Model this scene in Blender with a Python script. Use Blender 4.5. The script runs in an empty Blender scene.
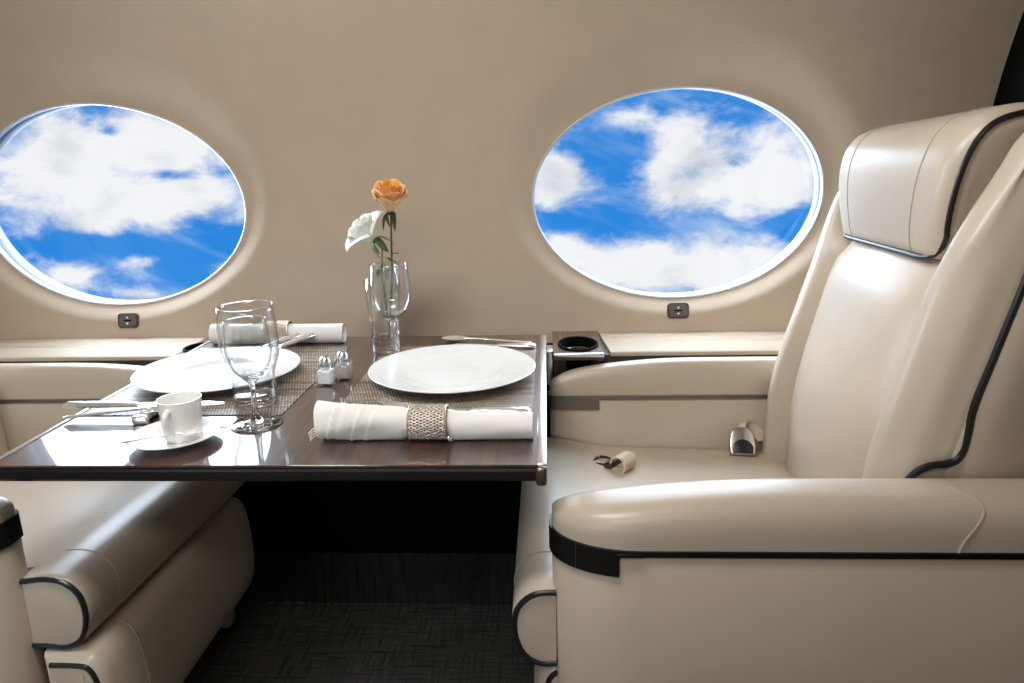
import bpy, bmesh, math, random
from mathutils import Vector, Matrix
random.seed(7)
PI = math.pi
SC = bpy.context.scene
COL = SC.collection
TT = 0.72            # table top height

# ------------------------------------------------------------------ helpers
def new_mesh(name, V, F, mat, smooth=True, recalc=True, angle=None):
    me = bpy.data.meshes.new(name)
    bm = bmesh.new()
    vs = [bm.verts.new(v) for v in V]
    for f in F:
        try: bm.faces.new([vs[i] for i in f])
        except ValueError: pass
    if recalc: bmesh.ops.recalc_face_normals(bm, faces=bm.faces[:])
    bm.to_mesh(me); bm.free()
    if mat is not None: me.materials.append(mat)
    if smooth:
        for p in me.polygons: p.use_smooth = True
    if angle is not None:
        me.set_sharp_from_angle(angle=math.radians(angle))
    return me

def link(name, me, parent=None, world=False):
    o = bpy.data.objects.new(name, me); COL.objects.link(o)
    if parent is not None:
        o.parent = parent
        if world:       # vertices are in world space: undo the parent's own placement
            L = parent
            M = Matrix.Identity(4); chain = []
            while L is not None:
                chain.append(L.matrix_basis.copy()); chain[-1] = L.matrix_parent_inverse @ chain[-1]
                L = L.parent
            for m in reversed(chain): M = M @ m
            o.matrix_parent_inverse = M.inverted()
    return o

def part(name, geo, mat, parent=None, world=False, smooth=True, angle=40):
    V, F = geo
    return link(name, new_mesh(name, V, F, mat, smooth, True, angle), parent, world)

def empty(name, loc=(0, 0, 0), rz=0.0):
    o = bpy.data.objects.new(name, None); COL.objects.link(o)
    o.empty_display_size = 0.05
    o.location = loc; o.rotation_euler = (0, 0, rz)
    return o

def tag(o, label, cat, group=None):
    o['label'] = label; o['category'] = cat
    if group: o['group'] = group
    return o

def struct(o):
    o['kind'] = 'structure'; return o

def copy_tree(o, parent=None):
    c = o.copy(); COL.objects.link(c)
    c.parent = parent
    for ch in list(o.children): copy_tree(ch, c)
    return c

def join(*geos):
    V, F = [], []
    for v, f in geos:
        n = len(V); V += [tuple(x) for x in v]; F += [tuple(i + n for i in q) for q in f]
    return V, F

def xf(geo, M):
    return [tuple(M @ Vector(v)) for v in geo[0]], geo[1]

def mv(geo, x=0, y=0, z=0): return xf(geo, Matrix.Translation((x, y, z)))
def rot(geo, ang, ax): return xf(geo, Matrix.Rotation(ang, 4, ax))

def loft(loops, closed=True, cap0=True, cap1=True):
    n = len(loops[0]); V = [tuple(p) for l in loops for p in l]; F = []
    m = n if closed else n - 1
    for i in range(len(loops) - 1):
        for j in range(m):
            a = i * n + j; b = i * n + (j + 1) % n
            F.append((a, b, b + n, a + n))
    if closed:
        if cap0: F.append(tuple(range(n - 1, -1, -1)))
        if cap1: F.append(tuple(range((len(loops) - 1) * n, len(loops) * n)))
    return V, F

def lathe(prof, n=48, cap0=False, cap1=False):
    """prof: (r, z) list; points with r == 0 close the surface."""
    V, F, rows = [], [], []
    for r, z in prof:
        if r < 1e-6:
            rows.append([len(V)]); V.append((0, 0, z))
        else:
            rows.append(list(range(len(V), len(V) + n)))
            V += [(r * math.cos(2 * PI * k / n), r * math.sin(2 * PI * k / n), z) for k in range(n)]
    for a, b in zip(rows, rows[1:]):
        if len(a) == 1 and len(b) == 1: continue
        for k in range(n):
            k2 = (k + 1) % n
            if len(a) == 1: F.append((a[0], b[k2], b[k]))
            elif len(b) == 1: F.append((a[k], a[k2], b[0]))
            else: F.append((a[k], a[k2], b[k2], b[k]))
    if cap0 and len(rows[0]) > 1: F.append(tuple(rows[0][::-1]))
    if cap1 and len(rows[-1]) > 1: F.append(tuple(rows[-1]))
    return V, F

def catmull(P, sub=5, closed=False):
    P = [Vector(p) for p in P]; n = len(P); out = []
    rng = n if closed else n - 1
    for i in range(rng):
        p0 = P[(i - 1) % n] if closed or i > 0 else P[0] * 2 - P[1]
        p1 = P[i]; p2 = P[(i + 1) % n]
        p3 = P[(i + 2) % n] if closed or i + 2 < n else P[n - 1] * 2 - P[n - 2]
        for k in range(sub):
            t = k / sub
            out.append(0.5 * ((2 * p1) + (p2 - p0) * t + (2 * p0 - 5 * p1 + 4 * p2 - p3) * t * t + (3 * p1 - p0 - 3 * p2 + p3) * t ** 3))
    if not closed: out.append(P[-1])
    return out

def tube(path, r, n=8, closed=False, rfun=None, flat=1.0):
    P = [Vector(p) for p in path]; m = len(P); loops = []
    nrm = None
    for i in range(m):
        if closed: t = P[(i + 1) % m] - P[(i - 1) % m]
        else: t = P[min(i + 1, m - 1)] - P[max(i - 1, 0)]
        if t.length < 1e-9: t = Vector((0, 0, 1))
        t.normalize()
        if nrm is None:
            nrm = t.orthogonal().normalized()
        else:
            nrm = nrm - t * nrm.dot(t)
            nrm = nrm.normalized() if nrm.length > 1e-6 else t.orthogonal().normalized()
        b = t.cross(nrm)
        rr = r if rfun is None else rfun(i / max(1, m - 1)) * r
        loops.append([P[i] + (nrm * math.cos(2 * PI * k / n) + b * flat * math.sin(2 * PI * k / n)) * rr for k in range(n)])
    if closed:
        V, F = loft(loops, True, False, False)
        N = m * n
        for j in range(n):
            a = (m - 1) * n + j; b2 = (m - 1) * n + (j + 1) % n
            F.append((a, b2, (j + 1) % n, j))
        return V, F
    return loft(loops)

def rbox(sx, sy, sz, r=0.005, seg=3, c=(0, 0, 0)):
    bm = bmesh.new()
    bmesh.ops.create_cube(bm, size=1.0)
    for v in bm.verts: v.co = Vector((v.co.x * sx, v.co.y * sy, v.co.z * sz))
    if r > 0:
        bmesh.ops.bevel(bm, geom=bm.edges[:], offset=min(r, min(sx, sy, sz) * 0.49), segments=seg, affect='EDGES', profile=0.5)
    bm.verts.index_update()
    V = [(v.co.x + c[0], v.co.y + c[1], v.co.z + c[2]) for v in bm.verts]
    F = [tuple(v.index for v in f.verts) for f in bm.faces]
    bm.free(); return V, F

def box(x0, x1, y0, y1, z0, z1, r=0.0, seg=3):
    return rbox(x1 - x0, y1 - y0, z1 - z0, r, seg, ((x0 + x1) / 2, (y0 + y1) / 2, (z0 + z1) / 2))

def offset_poly(P, d):
    """2D closed polygon, moved inward by d."""
    n = len(P)
    A = sum(P[i][0] * P[(i + 1) % n][1] - P[(i + 1) % n][0] * P[i][1] for i in range(n))
    s = 1 if A > 0 else -1
    out = []
    for i in range(n):
        p0, p1, p2 = P[i - 1], P[i], P[(i + 1) % n]
        e1 = Vector((p1[0] - p0[0], p1[1] - p0[1])); e2 = Vector((p2[0] - p1[0], p2[1] - p1[1]))
        if e1.length < 1e-9: e1 = e2
        if e2.length < 1e-9: e2 = e1
        e1.normalize(); e2.normalize()
        n1 = Vector((-e1.y, e1.x)) * s; n2 = Vector((-e2.y, e2.x)) * s
        b = n1 + n2
        if b.length < 1e-6: b = n1
        b.normalize()
        k = d / max(0.5, b.dot(n1))
        out.append((p1[0] + b.x * k, p1[1] + b.y * k))
    return out

def extrude_y(prof, y0, y1, r, steps=5, fn=None, mids=10):
    """XZ profile swept along y with rounded ends of radius r; fn(x, y, z) may bend the result."""
    loops = []
    st = []
    for k in range(steps + 1):
        a = k / steps * PI / 2
        st.append((y0 + r * (1 - math.sin(a)) if False else y0 + r * (1 - math.cos(a)), r * (1 - math.sin(a))))
    for k in range(1, mids): st.append((y0 + r + (y1 - y0 - 2 * r) * k / mids, 0))
    for k in range(steps, -1, -1):
        a = k / steps * PI / 2
        st.append((y1 - r * (1 - math.cos(a)), r * (1 - math.sin(a))))
    for y, d in st:
        q = offset_poly(prof, d) if d > 1e-6 else prof
        l = [(p[0], y, p[1]) for p in q]
        if fn: l = [fn(*p) for p in l]
        loops.append(l)
    return loft(loops)

def interp(tab, t):
    if t <= tab[0][0]: return tab[0][1]
    for (a, va), (b, vb) in zip(tab, tab[1:]):
        if t <= b:
            s = (t - a) / (b - a); return va + (vb - va) * s
    return tab[-1][1]

def smooth(t):
    t = max(0.0, min(1.0, t)); return t * t * (3 - 2 * t)

# ------------------------------------------------------------------ materials
class NT:
    def __init__(s, tree): s.t = tree; s.n = tree.nodes; s.l = tree.links
    def __call__(s, kind, **kw):
        nd = s.n.new(kind)
        for k, v in kw.items():
            if k.startswith('i_'):
                key = k[2:]
                key = int(key) if key.isdigit() else key.replace('_', ' ')
                if hasattr(v, 'bl_idname') or isinstance(v, bpy.types.NodeSocket): s.l.new(v, nd.inputs[key])
                else: nd.inputs[key].default_value = v
            else: setattr(nd, k, v)
        return nd
    def math(s, op, a, b=None, c=None, clamp=False):
        nd = s.n.new('ShaderNodeMath'); nd.operation = op; nd.use_clamp = clamp
        for i, v in enumerate((a, b, c)):
            if v is None: continue
            if isinstance(v, bpy.types.NodeSocket): s.l.new(v, nd.inputs[i])
            else: nd.inputs[i].default_value = v
        return nd.outputs[0]
    def mix(s, f, a, b):
        nd = s.n.new('ShaderNodeMix'); nd.data_type = 'RGBA'
        for i, v in ((0, f), (6, a), (7, b)):
            if isinstance(v, bpy.types.NodeSocket): s.l.new(v, nd.inputs[i])
            else: nd.inputs[i].default_value = v
        return nd.outputs[2]
    def ramp(s, f, stops):
        nd = s.n.new('ShaderNodeValToRGB')
        while len(nd.color_ramp.elements) < len(stops): nd.color_ramp.elements.new(0.5)
        for e, (p, c) in zip(nd.color_ramp.elements, stops): e.position = p; e.color = c
        s.l.new(f, nd.inputs[0]); return nd.outputs[0]

def rgba(c): return (c[0], c[1], c[2], 1.0)

def mat(name, color, rough=0.5, metal=0.0, spec=0.5, coat=0.0, coat_r=0.03, trans=0.0, ior=1.45, coat_ior=1.5,
        noise=0.0, nscale=20.0, bump=0.0, bscale=200.0, bdist=0.001, stretch=(1, 1, 1), sheen=0.0, emit=None):
    m = bpy.data.materials.new(name); m.use_nodes = True
    t = NT(m.node_tree); b = t.n['Principled BSDF']
    b.inputs['Base Color'].default_value = rgba(color)
    b.inputs['Roughness'].default_value = rough
    b.inputs['Metallic'].default_value = metal
    b.inputs['Specular IOR Level'].default_value = spec
    b.inputs['Coat Weight'].default_value = coat
    b.inputs['Coat Roughness'].default_value = coat_r
    b.inputs['Coat IOR'].default_value = coat_ior
    b.inputs['Transmission Weight'].default_value = trans
    b.inputs['IOR'].default_value = ior
    b.inputs['Sheen Weight'].default_value = sheen
    if emit:
        b.inputs['Emission Color'].default_value = rgba(emit[0]); b.inputs['Emission Strength'].default_value = emit[1]
    if noise or bump:
        tc = t('ShaderNodeTexCoord'); mp = t('ShaderNodeMapping', i_Vector=tc.outputs['Object'])
        mp.inputs['Scale'].default_value = stretch
        if noise:
            nz = t('ShaderNodeTexNoise', i_Vector=mp.outputs[0], i_Scale=nscale, i_Detail=4.0)
            lo = tuple(c * (1 - noise) for c in color); hi = tuple(min(1, c * (1 + noise)) for c in color)
            t.l.new(t.ramp(nz.outputs['Fac'], [(0.3, rgba(lo)), (0.7, rgba(hi))]), b.inputs['Base Color'])
        if bump:
            nb = t('ShaderNodeTexNoise', i_Vector=mp.outputs[0], i_Scale=bscale, i_Detail=3.0)
            bp = t('ShaderNodeBump', i_Height=nb.outputs['Fac'], i_Strength=bump, i_Distance=bdist)
            t.l.new(bp.outputs[0], b.inputs['Normal'])
    return m

M = {}
LEATHER = (0.50, 0.425, 0.335)
M['leather'] = mat('cream_leather', LEATHER, 0.36, spec=0.7, noise=0.035, nscale=9, bump=0.12, bscale=330, bdist=0.0006)
M['stitch'] = mat('stitched_seam', (0.40, 0.34, 0.27), 0.6)
M['piping'] = mat('black_piping', (0.012, 0.012, 0.014), 0.32)
M['band'] = mat('dark_metal_band', (0.045, 0.042, 0.04), 0.28, metal=0.85)
M['bandgrey'] = mat('grey_metal_band', (0.20, 0.18, 0.155), 0.35, metal=0.8)
M['wall'] = mat('cabin_liner', (0.50, 0.41, 0.315), 0.75, spec=0.25, noise=0.03, nscale=14, bump=0.10, bscale=500, bdist=0.0005)
M['ledge'] = mat('ledge_leather', (0.36, 0.285, 0.20), 0.6, noise=0.03, nscale=8, bump=0.08, bscale=300, bdist=0.0005)
M['frame'] = mat('window_reveal', (0.52, 0.55, 0.58), 0.30)
M['frame2'] = mat('window_gasket', (0.10, 0.15, 0.19), 0.35)
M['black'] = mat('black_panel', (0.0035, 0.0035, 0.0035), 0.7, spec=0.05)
M['darkshadow'] = mat('gap_shade', (0.05, 0.042, 0.035), 0.6)
M['silver'] = mat('polished_silver', (0.93, 0.92, 0.90), 0.25, metal=0.8)
M['alu'] = mat('satin_aluminium', (0.86, 0.86, 0.86), 0.30, metal=1.0)
M['porcelain'] = mat('white_porcelain', (0.86, 0.86, 0.84), 0.22, spec=0.5, coat=0.5, coat_r=0.05)
M['linen'] = mat('white_linen', (0.84, 0.83, 0.80), 0.85, spec=0.2, bump=0.25, bscale=700, bdist=0.0006, sheen=0.15)
M['glass'] = mat('clear_glass', (1, 1, 1), 0.0, trans=1.0, ior=1.47)
M['salt'] = mat('salt_grains', (0.88, 0.88, 0.86), 0.9, bump=0.4, bscale=900)
M['pepper'] = mat('pepper_grains', (0.42, 0.38, 0.34), 0.9, noise=0.5, nscale=700, bump=0.4, bscale=900)
M['tableside'] = mat('table_edge_black', (0.006, 0.006, 0.008), 0.25, coat=0.6)
M['bronze'] = mat('bronze_cap', (0.22, 0.19, 0.15), 0.3, metal=0.9)
M['webbing'] = mat('belt_webbing', (0.60, 0.50, 0.40), 0.8, bump=0.3, bscale=400)
M['buckle'] = mat('belt_buckle_metal', (0.62, 0.58, 0.53), 0.25, metal=1.0)
M['darkmetal'] = mat('belt_dark_metal', (0.10, 0.085, 0.07), 0.3, metal=0.9)
M['switch'] = mat('switch_bezel', (0.075, 0.062, 0.05), 0.35, metal=0.4)
M['switchface'] = mat('switch_face', (0.13, 0.115, 0.10), 0.4, metal=0.3)
M['white'] = mat('white_marks', (0.85, 0.86, 0.88), 0.5)
M['ringmetal'] = mat('woven_ring_metal', (0.70, 0.62, 0.55), 0.42, metal=0.8)
M['ringcore'] = mat('woven_ring_core', (0.07, 0.055, 0.045), 0.5)
M['orange'] = mat('orange_petal', (0.97, 0.48, 0.12), 0.6, noise=0.12, nscale=60, sheen=0.2)
M['peach'] = mat('peach_petal', (0.95, 0.55, 0.29), 0.6, noise=0.20, nscale=45, sheen=0.2)
M['whitepetal'] = mat('white_petal', (0.84, 0.87, 0.82), 0.6, noise=0.05, nscale=50, sheen=0.2)
M['stem'] = mat('rose_stem', (0.045, 0.06, 0.028), 0.6)
M['leaf'] = mat('rose_leaf', (0.05, 0.085, 0.03), 0.55, noise=0.3, nscale=70)
M['leaf2'] = mat('rose_sepal', (0.10, 0.17, 0.05), 0.55, noise=0.3, nscale=70)

def wood(name, dark, light, coat=1.0, coat_ior=1.6):
    m = bpy.data.materials.new(name); m.use_nodes = True
    t = NT(m.node_tree); b = t.n['Principled BSDF']
    tc = t('ShaderNodeTexCoord'); mp = t('ShaderNodeMapping', i_Vector=tc.outputs['Object'])
    mp.inputs['Scale'].default_value = (1.0, 0.06, 1.0)
    n1 = t('ShaderNodeTexNoise', i_Vector=mp.outputs[0], i_Scale=160.0, i_Detail=5.0, i_Roughness=0.6)
    n2 = t('ShaderNodeTexNoise', i_Vector=mp.outputs[0], i_Scale=34.0, i_Detail=3.0, i_Distortion=0.6)
    f = t.math('ADD', t.math('MULTIPLY', n1.outputs['Fac'], 0.6), t.math('MULTIPLY', n2.outputs['Fac'], 0.4))
    c = t.ramp(f, [(0.36, rgba(dark)), (0.62, rgba(light))])
    t.l.new(c, b.inputs['Base Color'])
    b.inputs['Roughness'].default_value = 0.35
    b.inputs['Coat Weight'].default_value = coat; b.inputs['Coat Roughness'].default_value = 0.015
    b.inputs['Coat IOR'].default_value = coat_ior
    return m
M['wood'] = wood('lacquered_walnut', (0.022, 0.010, 0.007), (0.095, 0.048, 0.031), 1.0, 1.7)
M['wood2'] = wood('console_walnut', (0.03, 0.015, 0.01), (0.16, 0.08, 0.05), 0.7, 1.5)

def weave():
    m = bpy.data.materials.new('woven_placemat'); m.use_nodes = True
    t = NT(m.node_tree); b = t.n['Principled BSDF']
    tc = t('ShaderNodeTexCoord'); sp = t('ShaderNodeSeparateXYZ', i_0=tc.outputs['Object'])
    x, y = sp.outputs[0], sp.outputs[1]
    # rows along x, 3.2 mm pitch in y; every thread broken into short stitches offset row by row
    row = t.math('FLOOR', t.math('MULTIPLY', y, 125.0))
    fy = t.math('FRACT', t.math('MULTIPLY', y, 125.0))
    odd = t.math('MODULO', t.math('ABSOLUTE', row), 2.0)
    xx = t.math('ADD', t.math('MULTIPLY', x, 190.0), t.math('MULTIPLY', odd, 0.5))
    fx = t.math('FRACT', t.math('ADD', xx, 100.0))
    cx = t.math('FLOOR', t.math('ADD', xx, 100.0))
    gapx = t.math('LESS_THAN', fx, 0.34); gapy = t.math('LESS_THAN', fy, 0.24)
    gap = t.math('MAXIMUM', gapx, gapy)
    cv = t('ShaderNodeCombineXYZ', i_0=t.math('MULTIPLY', cx, 0.013), i_1=t.math('MULTIPLY', row, 0.37), i_2=0.0)
    wn = t('ShaderNodeTexWhiteNoise', i_Vector=cv.outputs[0])
    rv = t('ShaderNodeCombineXYZ', i_0=0.0, i_1=row, i_2=3.0)
    rn = t('ShaderNodeTexWhiteNoise', i_Vector=rv.outputs[0])
    bandc = t('ShaderNodeCombineXYZ', i_0=t.math('MULTIPLY', x, 2.0), i_1=t.math('MULTIPLY', y, 60.0), i_2=0.0)
    bn = t('ShaderNodeTexNoise', i_Vector=bandc.outputs[0], i_Scale=1.0, i_Detail=2.0)
    f = t.math('ADD', t.math('ADD', t.math('MULTIPLY', wn.outputs[0], 0.35), t.math('MULTIPLY', rn.outputs[0], 0.40)), t.math('MULTIPLY', t.math('SUBTRACT', bn.outputs['Fac'], 0.42), 1.2))
    c = t.ramp(f, [(0.10, (0.13, 0.10, 0.075, 1)), (0.45, (0.42, 0.35, 0.27, 1)), (0.9, (0.68, 0.61, 0.50, 1))])
    c2 = t.mix(gap, c, (0.055, 0.04, 0.03, 1))
    t.l.new(c2, b.inputs['Base Color'])
    bp = t('ShaderNodeBump', i_Height=t.math('SUBTRACT', 1.0, gap), i_Strength=0.5, i_Distance=0.0006)
    t.l.new(bp.outputs[0], b.inputs['Normal'])
    b.inputs['Roughness'].default_value = 0.42
    return m
M['mat'] = weave()

def carpet(name, c0, c1, grid):
    m = bpy.data.materials.new(name); m.use_nodes = True
    t = NT(m.node_tree); b = t.n['Principled BSDF']
    tc = t('ShaderNodeTexCoord')
    n1 = t('ShaderNodeTexNoise', i_Vector=tc.outputs['Object'], i_Scale=260.0, i_Detail=3.0)
    mx = t('ShaderNodeMapping', i_Vector=tc.outputs['Object']); mx.inputs['Scale'].default_value = (1, 14, 1)
    my = t('ShaderNodeMapping', i_Vector=tc.outputs['Object']); my.inputs['Scale'].default_value = (14, 1, 1)
    n2 = t('ShaderNodeTexNoise', i_Vector=mx.outputs[0], i_Scale=grid, i_Detail=2.0)
    n3 = t('ShaderNodeTexNoise', i_Vector=my.outputs[0], i_Scale=grid, i_Detail=2.0)
    f = t.math('ADD', t.math('MULTIPLY', n1.outputs['Fac'], 0.45),
               t.math('MULTIPLY', t.math('MINIMUM', n2.outputs['Fac'], n3.outputs['Fac']), 0.75))
    t.l.new(t.ramp(f, [(0.40, rgba(c0)), (0.70, rgba(c1))]), b.inputs['Base Color'])
    b.inputs['Roughness'].default_value = 0.95; b.inputs['Specular IOR Level'].default_value = 0.1
    bp = t('ShaderNodeBump', i_Height=n1.outputs['Fac'], i_Strength=0.6, i_Distance=0.002)
    t.l.new(bp.outputs[0], b.inputs['Normal'])
    return m
M['carpet'] = carpet('charcoal_carpet', (0.032, 0.029, 0.024), (0.14, 0.13, 0.11), 9.0)
M['kick'] = carpet('charcoal_wall_carpet', (0.016, 0.016, 0.015), (0.045, 0.045, 0.043), 9.0)

def facing(t, base, top):
    lw = t('ShaderNodeLayerWeight', i_Blend=0.5)
    return t.math('ADD', base, t.math('MULTIPLY', t.math('POWER', lw.outputs['Facing'], 3.2), top))
def thin_glass(name, tint, base, top):
    m = bpy.data.materials.new(name); m.use_nodes = True
    t = NT(m.node_tree); out = t.n['Material Output']; t.n.remove(t.n['Principled BSDF'])
    tr = t('ShaderNodeBsdfTransparent', i_Color=tint); gl = t('ShaderNodeBsdfGlossy', i_Roughness=0.02)
    mx = t('ShaderNodeMixShader', i_0=facing(t, base, top), i_1=tr.outputs[0], i_2=gl.outputs[0])
    t.l.new(mx.outputs[0], out.inputs[0]); return m
def pane_mat():
    m = bpy.data.materials.new('window_pane'); m.use_nodes = True
    t = NT(m.node_tree); out = t.n['Material Output']; t.n.remove(t.n['Principled BSDF'])
    tr = t('ShaderNodeBsdfTransparent', i_Color=(0.97, 0.98, 0.99, 1)); gl = t('ShaderNodeBsdfGlossy', i_Roughness=0.0)
    mx = t('ShaderNodeMixShader', i_0=facing(t, 0.03, 0.9), i_1=tr.outputs[0], i_2=gl.outputs[0])
    t.l.new(mx.outputs[0], out.inputs[0]); return m
M['pane'] = pane_mat()
M['thinglass'] = thin_glass('thin_clear_glass', (0.97, 0.975, 0.975, 1), 0.055, 1.0)

# ------------------------------------------------------------------ the cabin shell
YC, ZC, RAD = -0.245, 0.95, 1.10         # fuselage liner circle
def wy(z): return YC + math.sqrt(max(0.0, RAD ** 2 - (z - ZC) ** 2))
WA, WB, WZ = 0.3415, 0.2417, 1.0155        # window half axes and centre height
WX = (-0.2955, 1.0925)
CELL = (WX[1] - WX[0]) / 2
CZ0, CZ1 = 0.67, 1.50
DA, DB, DZ = 0.424, 0.333, 1.066          # the padded scoop round each window
DISH = 0.020

def cell(cx, sgn):
    """liner panel with one oval opening and a shallow scoop round it."""
    N = 144
    ang = [2 * PI * k / N for k in range(N)]
    for sx in (-1, 1):
        for zz in (CZ0, CZ1):
            a = math.atan2((zz - WZ) / WB, sx * CELL / WA) % (2 * PI)
            k = min(range(N), key=lambda i: abs(ang[i] - a)); ang[k] = a
    loops = []
    def put(x, z, d): return (cx + x, sgn * (wy(z) + d - YC) + YC, z)
    n1, n2 = 16, 10
    for i in range(n1 + n2 + 1):
        L = []
        for a in ang:
            hx, hz = WA * math.cos(a), WZ + WB * math.sin(a)
            ex, ez = DA * math.cos(a), DZ + DB * math.sin(a)
            dx, dz = WA * math.cos(a), WB * math.sin(a)
            k = min(CELL / abs(dx) if abs(dx) > 1e-9 else 1e9, ((CZ1 - WZ) / dz if dz > 0 else (WZ - CZ0) / -dz) if abs(dz) > 1e-9 else 1e9)
            rx, rz = dx * k, WZ + dz * k
            if i <= n1:
                t = i / n1
                x, z = hx + (ex - hx) * t, hz + (ez - hz) * t
                d = DISH * (1 - smooth(t ** 0.9))
            else:
                t = (i - n1) / n2
                x, z = ex + (rx - ex) * t, ez + (rz - ez) * t
                d = 0
            L.append(put(x, z, d))
        loops.append(L)
    return loft(loops, True, False, False)

def liner(sgn, name):
    g = join(cell(WX[0], sgn), cell(WX[1], sgn))
    return struct(link(name, new_mesh(name, g[0], g[1], M['wall'])))
wall_back = liner(1, 'wall_back')
wall_front = liner(-1, 'wall_front')
X0, X1 = WX[0] - CELL + 0.01, 1.768
# ceiling: the rest of the liner circle
a0 = math.atan2(CZ1 - ZC, wy(CZ1) - YC)
arc = [a0 + (PI - 2 * a0) * k / 40 for k in range(41)]
g = loft([[(x, YC + RAD * math.cos(a), ZC + RAD * math.sin(a)) for a in arc] for x in (WX[0] - CELL, (WX[0] + WX[1]) / 2, WX[1] + CELL)], False)
struct(link('ceiling', new_mesh('ceiling', g[0], g[1], M['wall'])))

def window(n, cx, sgn):
    yb = wy(WZ) + DISH
    y = lambda d: sgn * (yb + d - YC) + YC
    def ring(s, d, follow=1.0):
        L = []
        for k in range(96):
            a = 2 * PI * k / 96
            z = WZ + (WB + s) * math.sin(a)
            yy = (wy(z) - wy(WZ)) * follow
            L.append((cx + (WA + s) * math.cos(a), y(d + yy), z))
        return L
    root = struct(empty('window_%d' % n, (cx, y(0), WZ)))
    prof = [(0.006, 0.008), (0.003, -0.001), (0.0, -0.002), (-0.0025, 0.001), (-0.003, 0.006), (-0.001, 0.016), (0.001, 0.021)]
    link('window_frame', new_mesh('window_frame', *loft([ring(s, d) for s, d in prof], True, False, False), M['frame']), root, True)
    prof = [(0.001, 0.021), (-0.0008, 0.0215), (-0.0004, 0.034), (0.002, 0.035)]
    link('gasket', new_mesh('gasket', *loft([ring(s, d) for s, d in prof], True, False, False), M['frame2'], angle=30), root, True)
    prof = [(0.002, 0.035), (0.001, 0.046), (0.001, 0.058)]
    link('outer_reveal', new_mesh('outer_reveal', *loft([ring(s, d) for s, d in prof], True, False, False), M['frame'], angle=30), root, True)
    L = ring(0.0005, 0.050)
    link('pane', new_mesh('pane', L, [tuple(range(len(L)))], M['pane'], False), root, True)
    if n == 4: link('shade', new_mesh('shade', ring(0.001, 0.028), [tuple(range(96))], M['wall'], False), root, True)  # unseen closed blind, added to cut the fill coming from behind the camera
    return root
window(1, WX[0], 1); window(2, WX[1], 1); window(3, WX[0], -1); window(4, WX[1], -1)

# bulkheads, floor
struct(part('wall_right', box(X1, X1 + 0.03, -1.345, 0.90, 0, 2.06), M['black'], smooth=False))
struct(part('wall_left', box(X0 - 0.03, X0, -1.345, 0.90, 0, 2.06), M['wall'], smooth=False))
struct(part('floor', box(X0, X1, -1.345, 0.90, -0.05, 0.0), M['carpet'], smooth=False))
# lower side wall, carpeted kick panel, ledge
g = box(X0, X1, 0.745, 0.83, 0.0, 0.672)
struct(part('wall_lower_back', g, M['black'], smooth=False))  # near-black colour stands in for the deep shade under the table
struct(part('baseboard_back', box(X0, X1, 0.727, 0.745, 0.0, 0.150, 0.006), M['kick']))
struct(part('wall_lower_front', box(X0, X1, -1.32, -1.24, 0.0, 0.672), M['wall'], smooth=False))
LZ = 0.695
CUPX = (0.788, 0.905)
def ledge(n, x0, x1, skew):
    """leather ledge below the liner; three faint grooves run along it."""
    ys = [0.648, 0.651, 0.656, 0.735, 0.737, 0.739, 0.741, 0.785, 0.787, 0.789, 0.791, 0.845]
    zs = [-0.004, -0.001, 0, 0, -0.0015, -0.0015, 0, 0, -0.0015, -0.0015, 0, 0]
    def lp(x, k):
        L = [(x + k * (y - 0.83), y, LZ + z) for y, z in zip(ys, zs)]
        return L + [(x, 0.845, LZ - 0.03), (x + k * (0.648 - .83), 0.648, LZ - 0.009)]
    a, b = lp(x0, skew if skew < 0 else 0), lp(x1, skew if skew > 0 else 0)
    o = struct(part('trim_%d' % n, loft([a, b]), M['ledge'], angle=50))
    e = part('shadow_gap', box(x0 + .001, x1 - .001, 0.655, 0.80, LZ - 0.042, LZ - 0.008), M['darkshadow'], o, smooth=False)  # dark strip standing in for the shade between ledge and armrest
    return o
ledge(1, CUPX[1] + 0.002, X1 - .001, -0.08)
ledge(2, X0 + .001, -0.062, 0.0)

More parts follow.
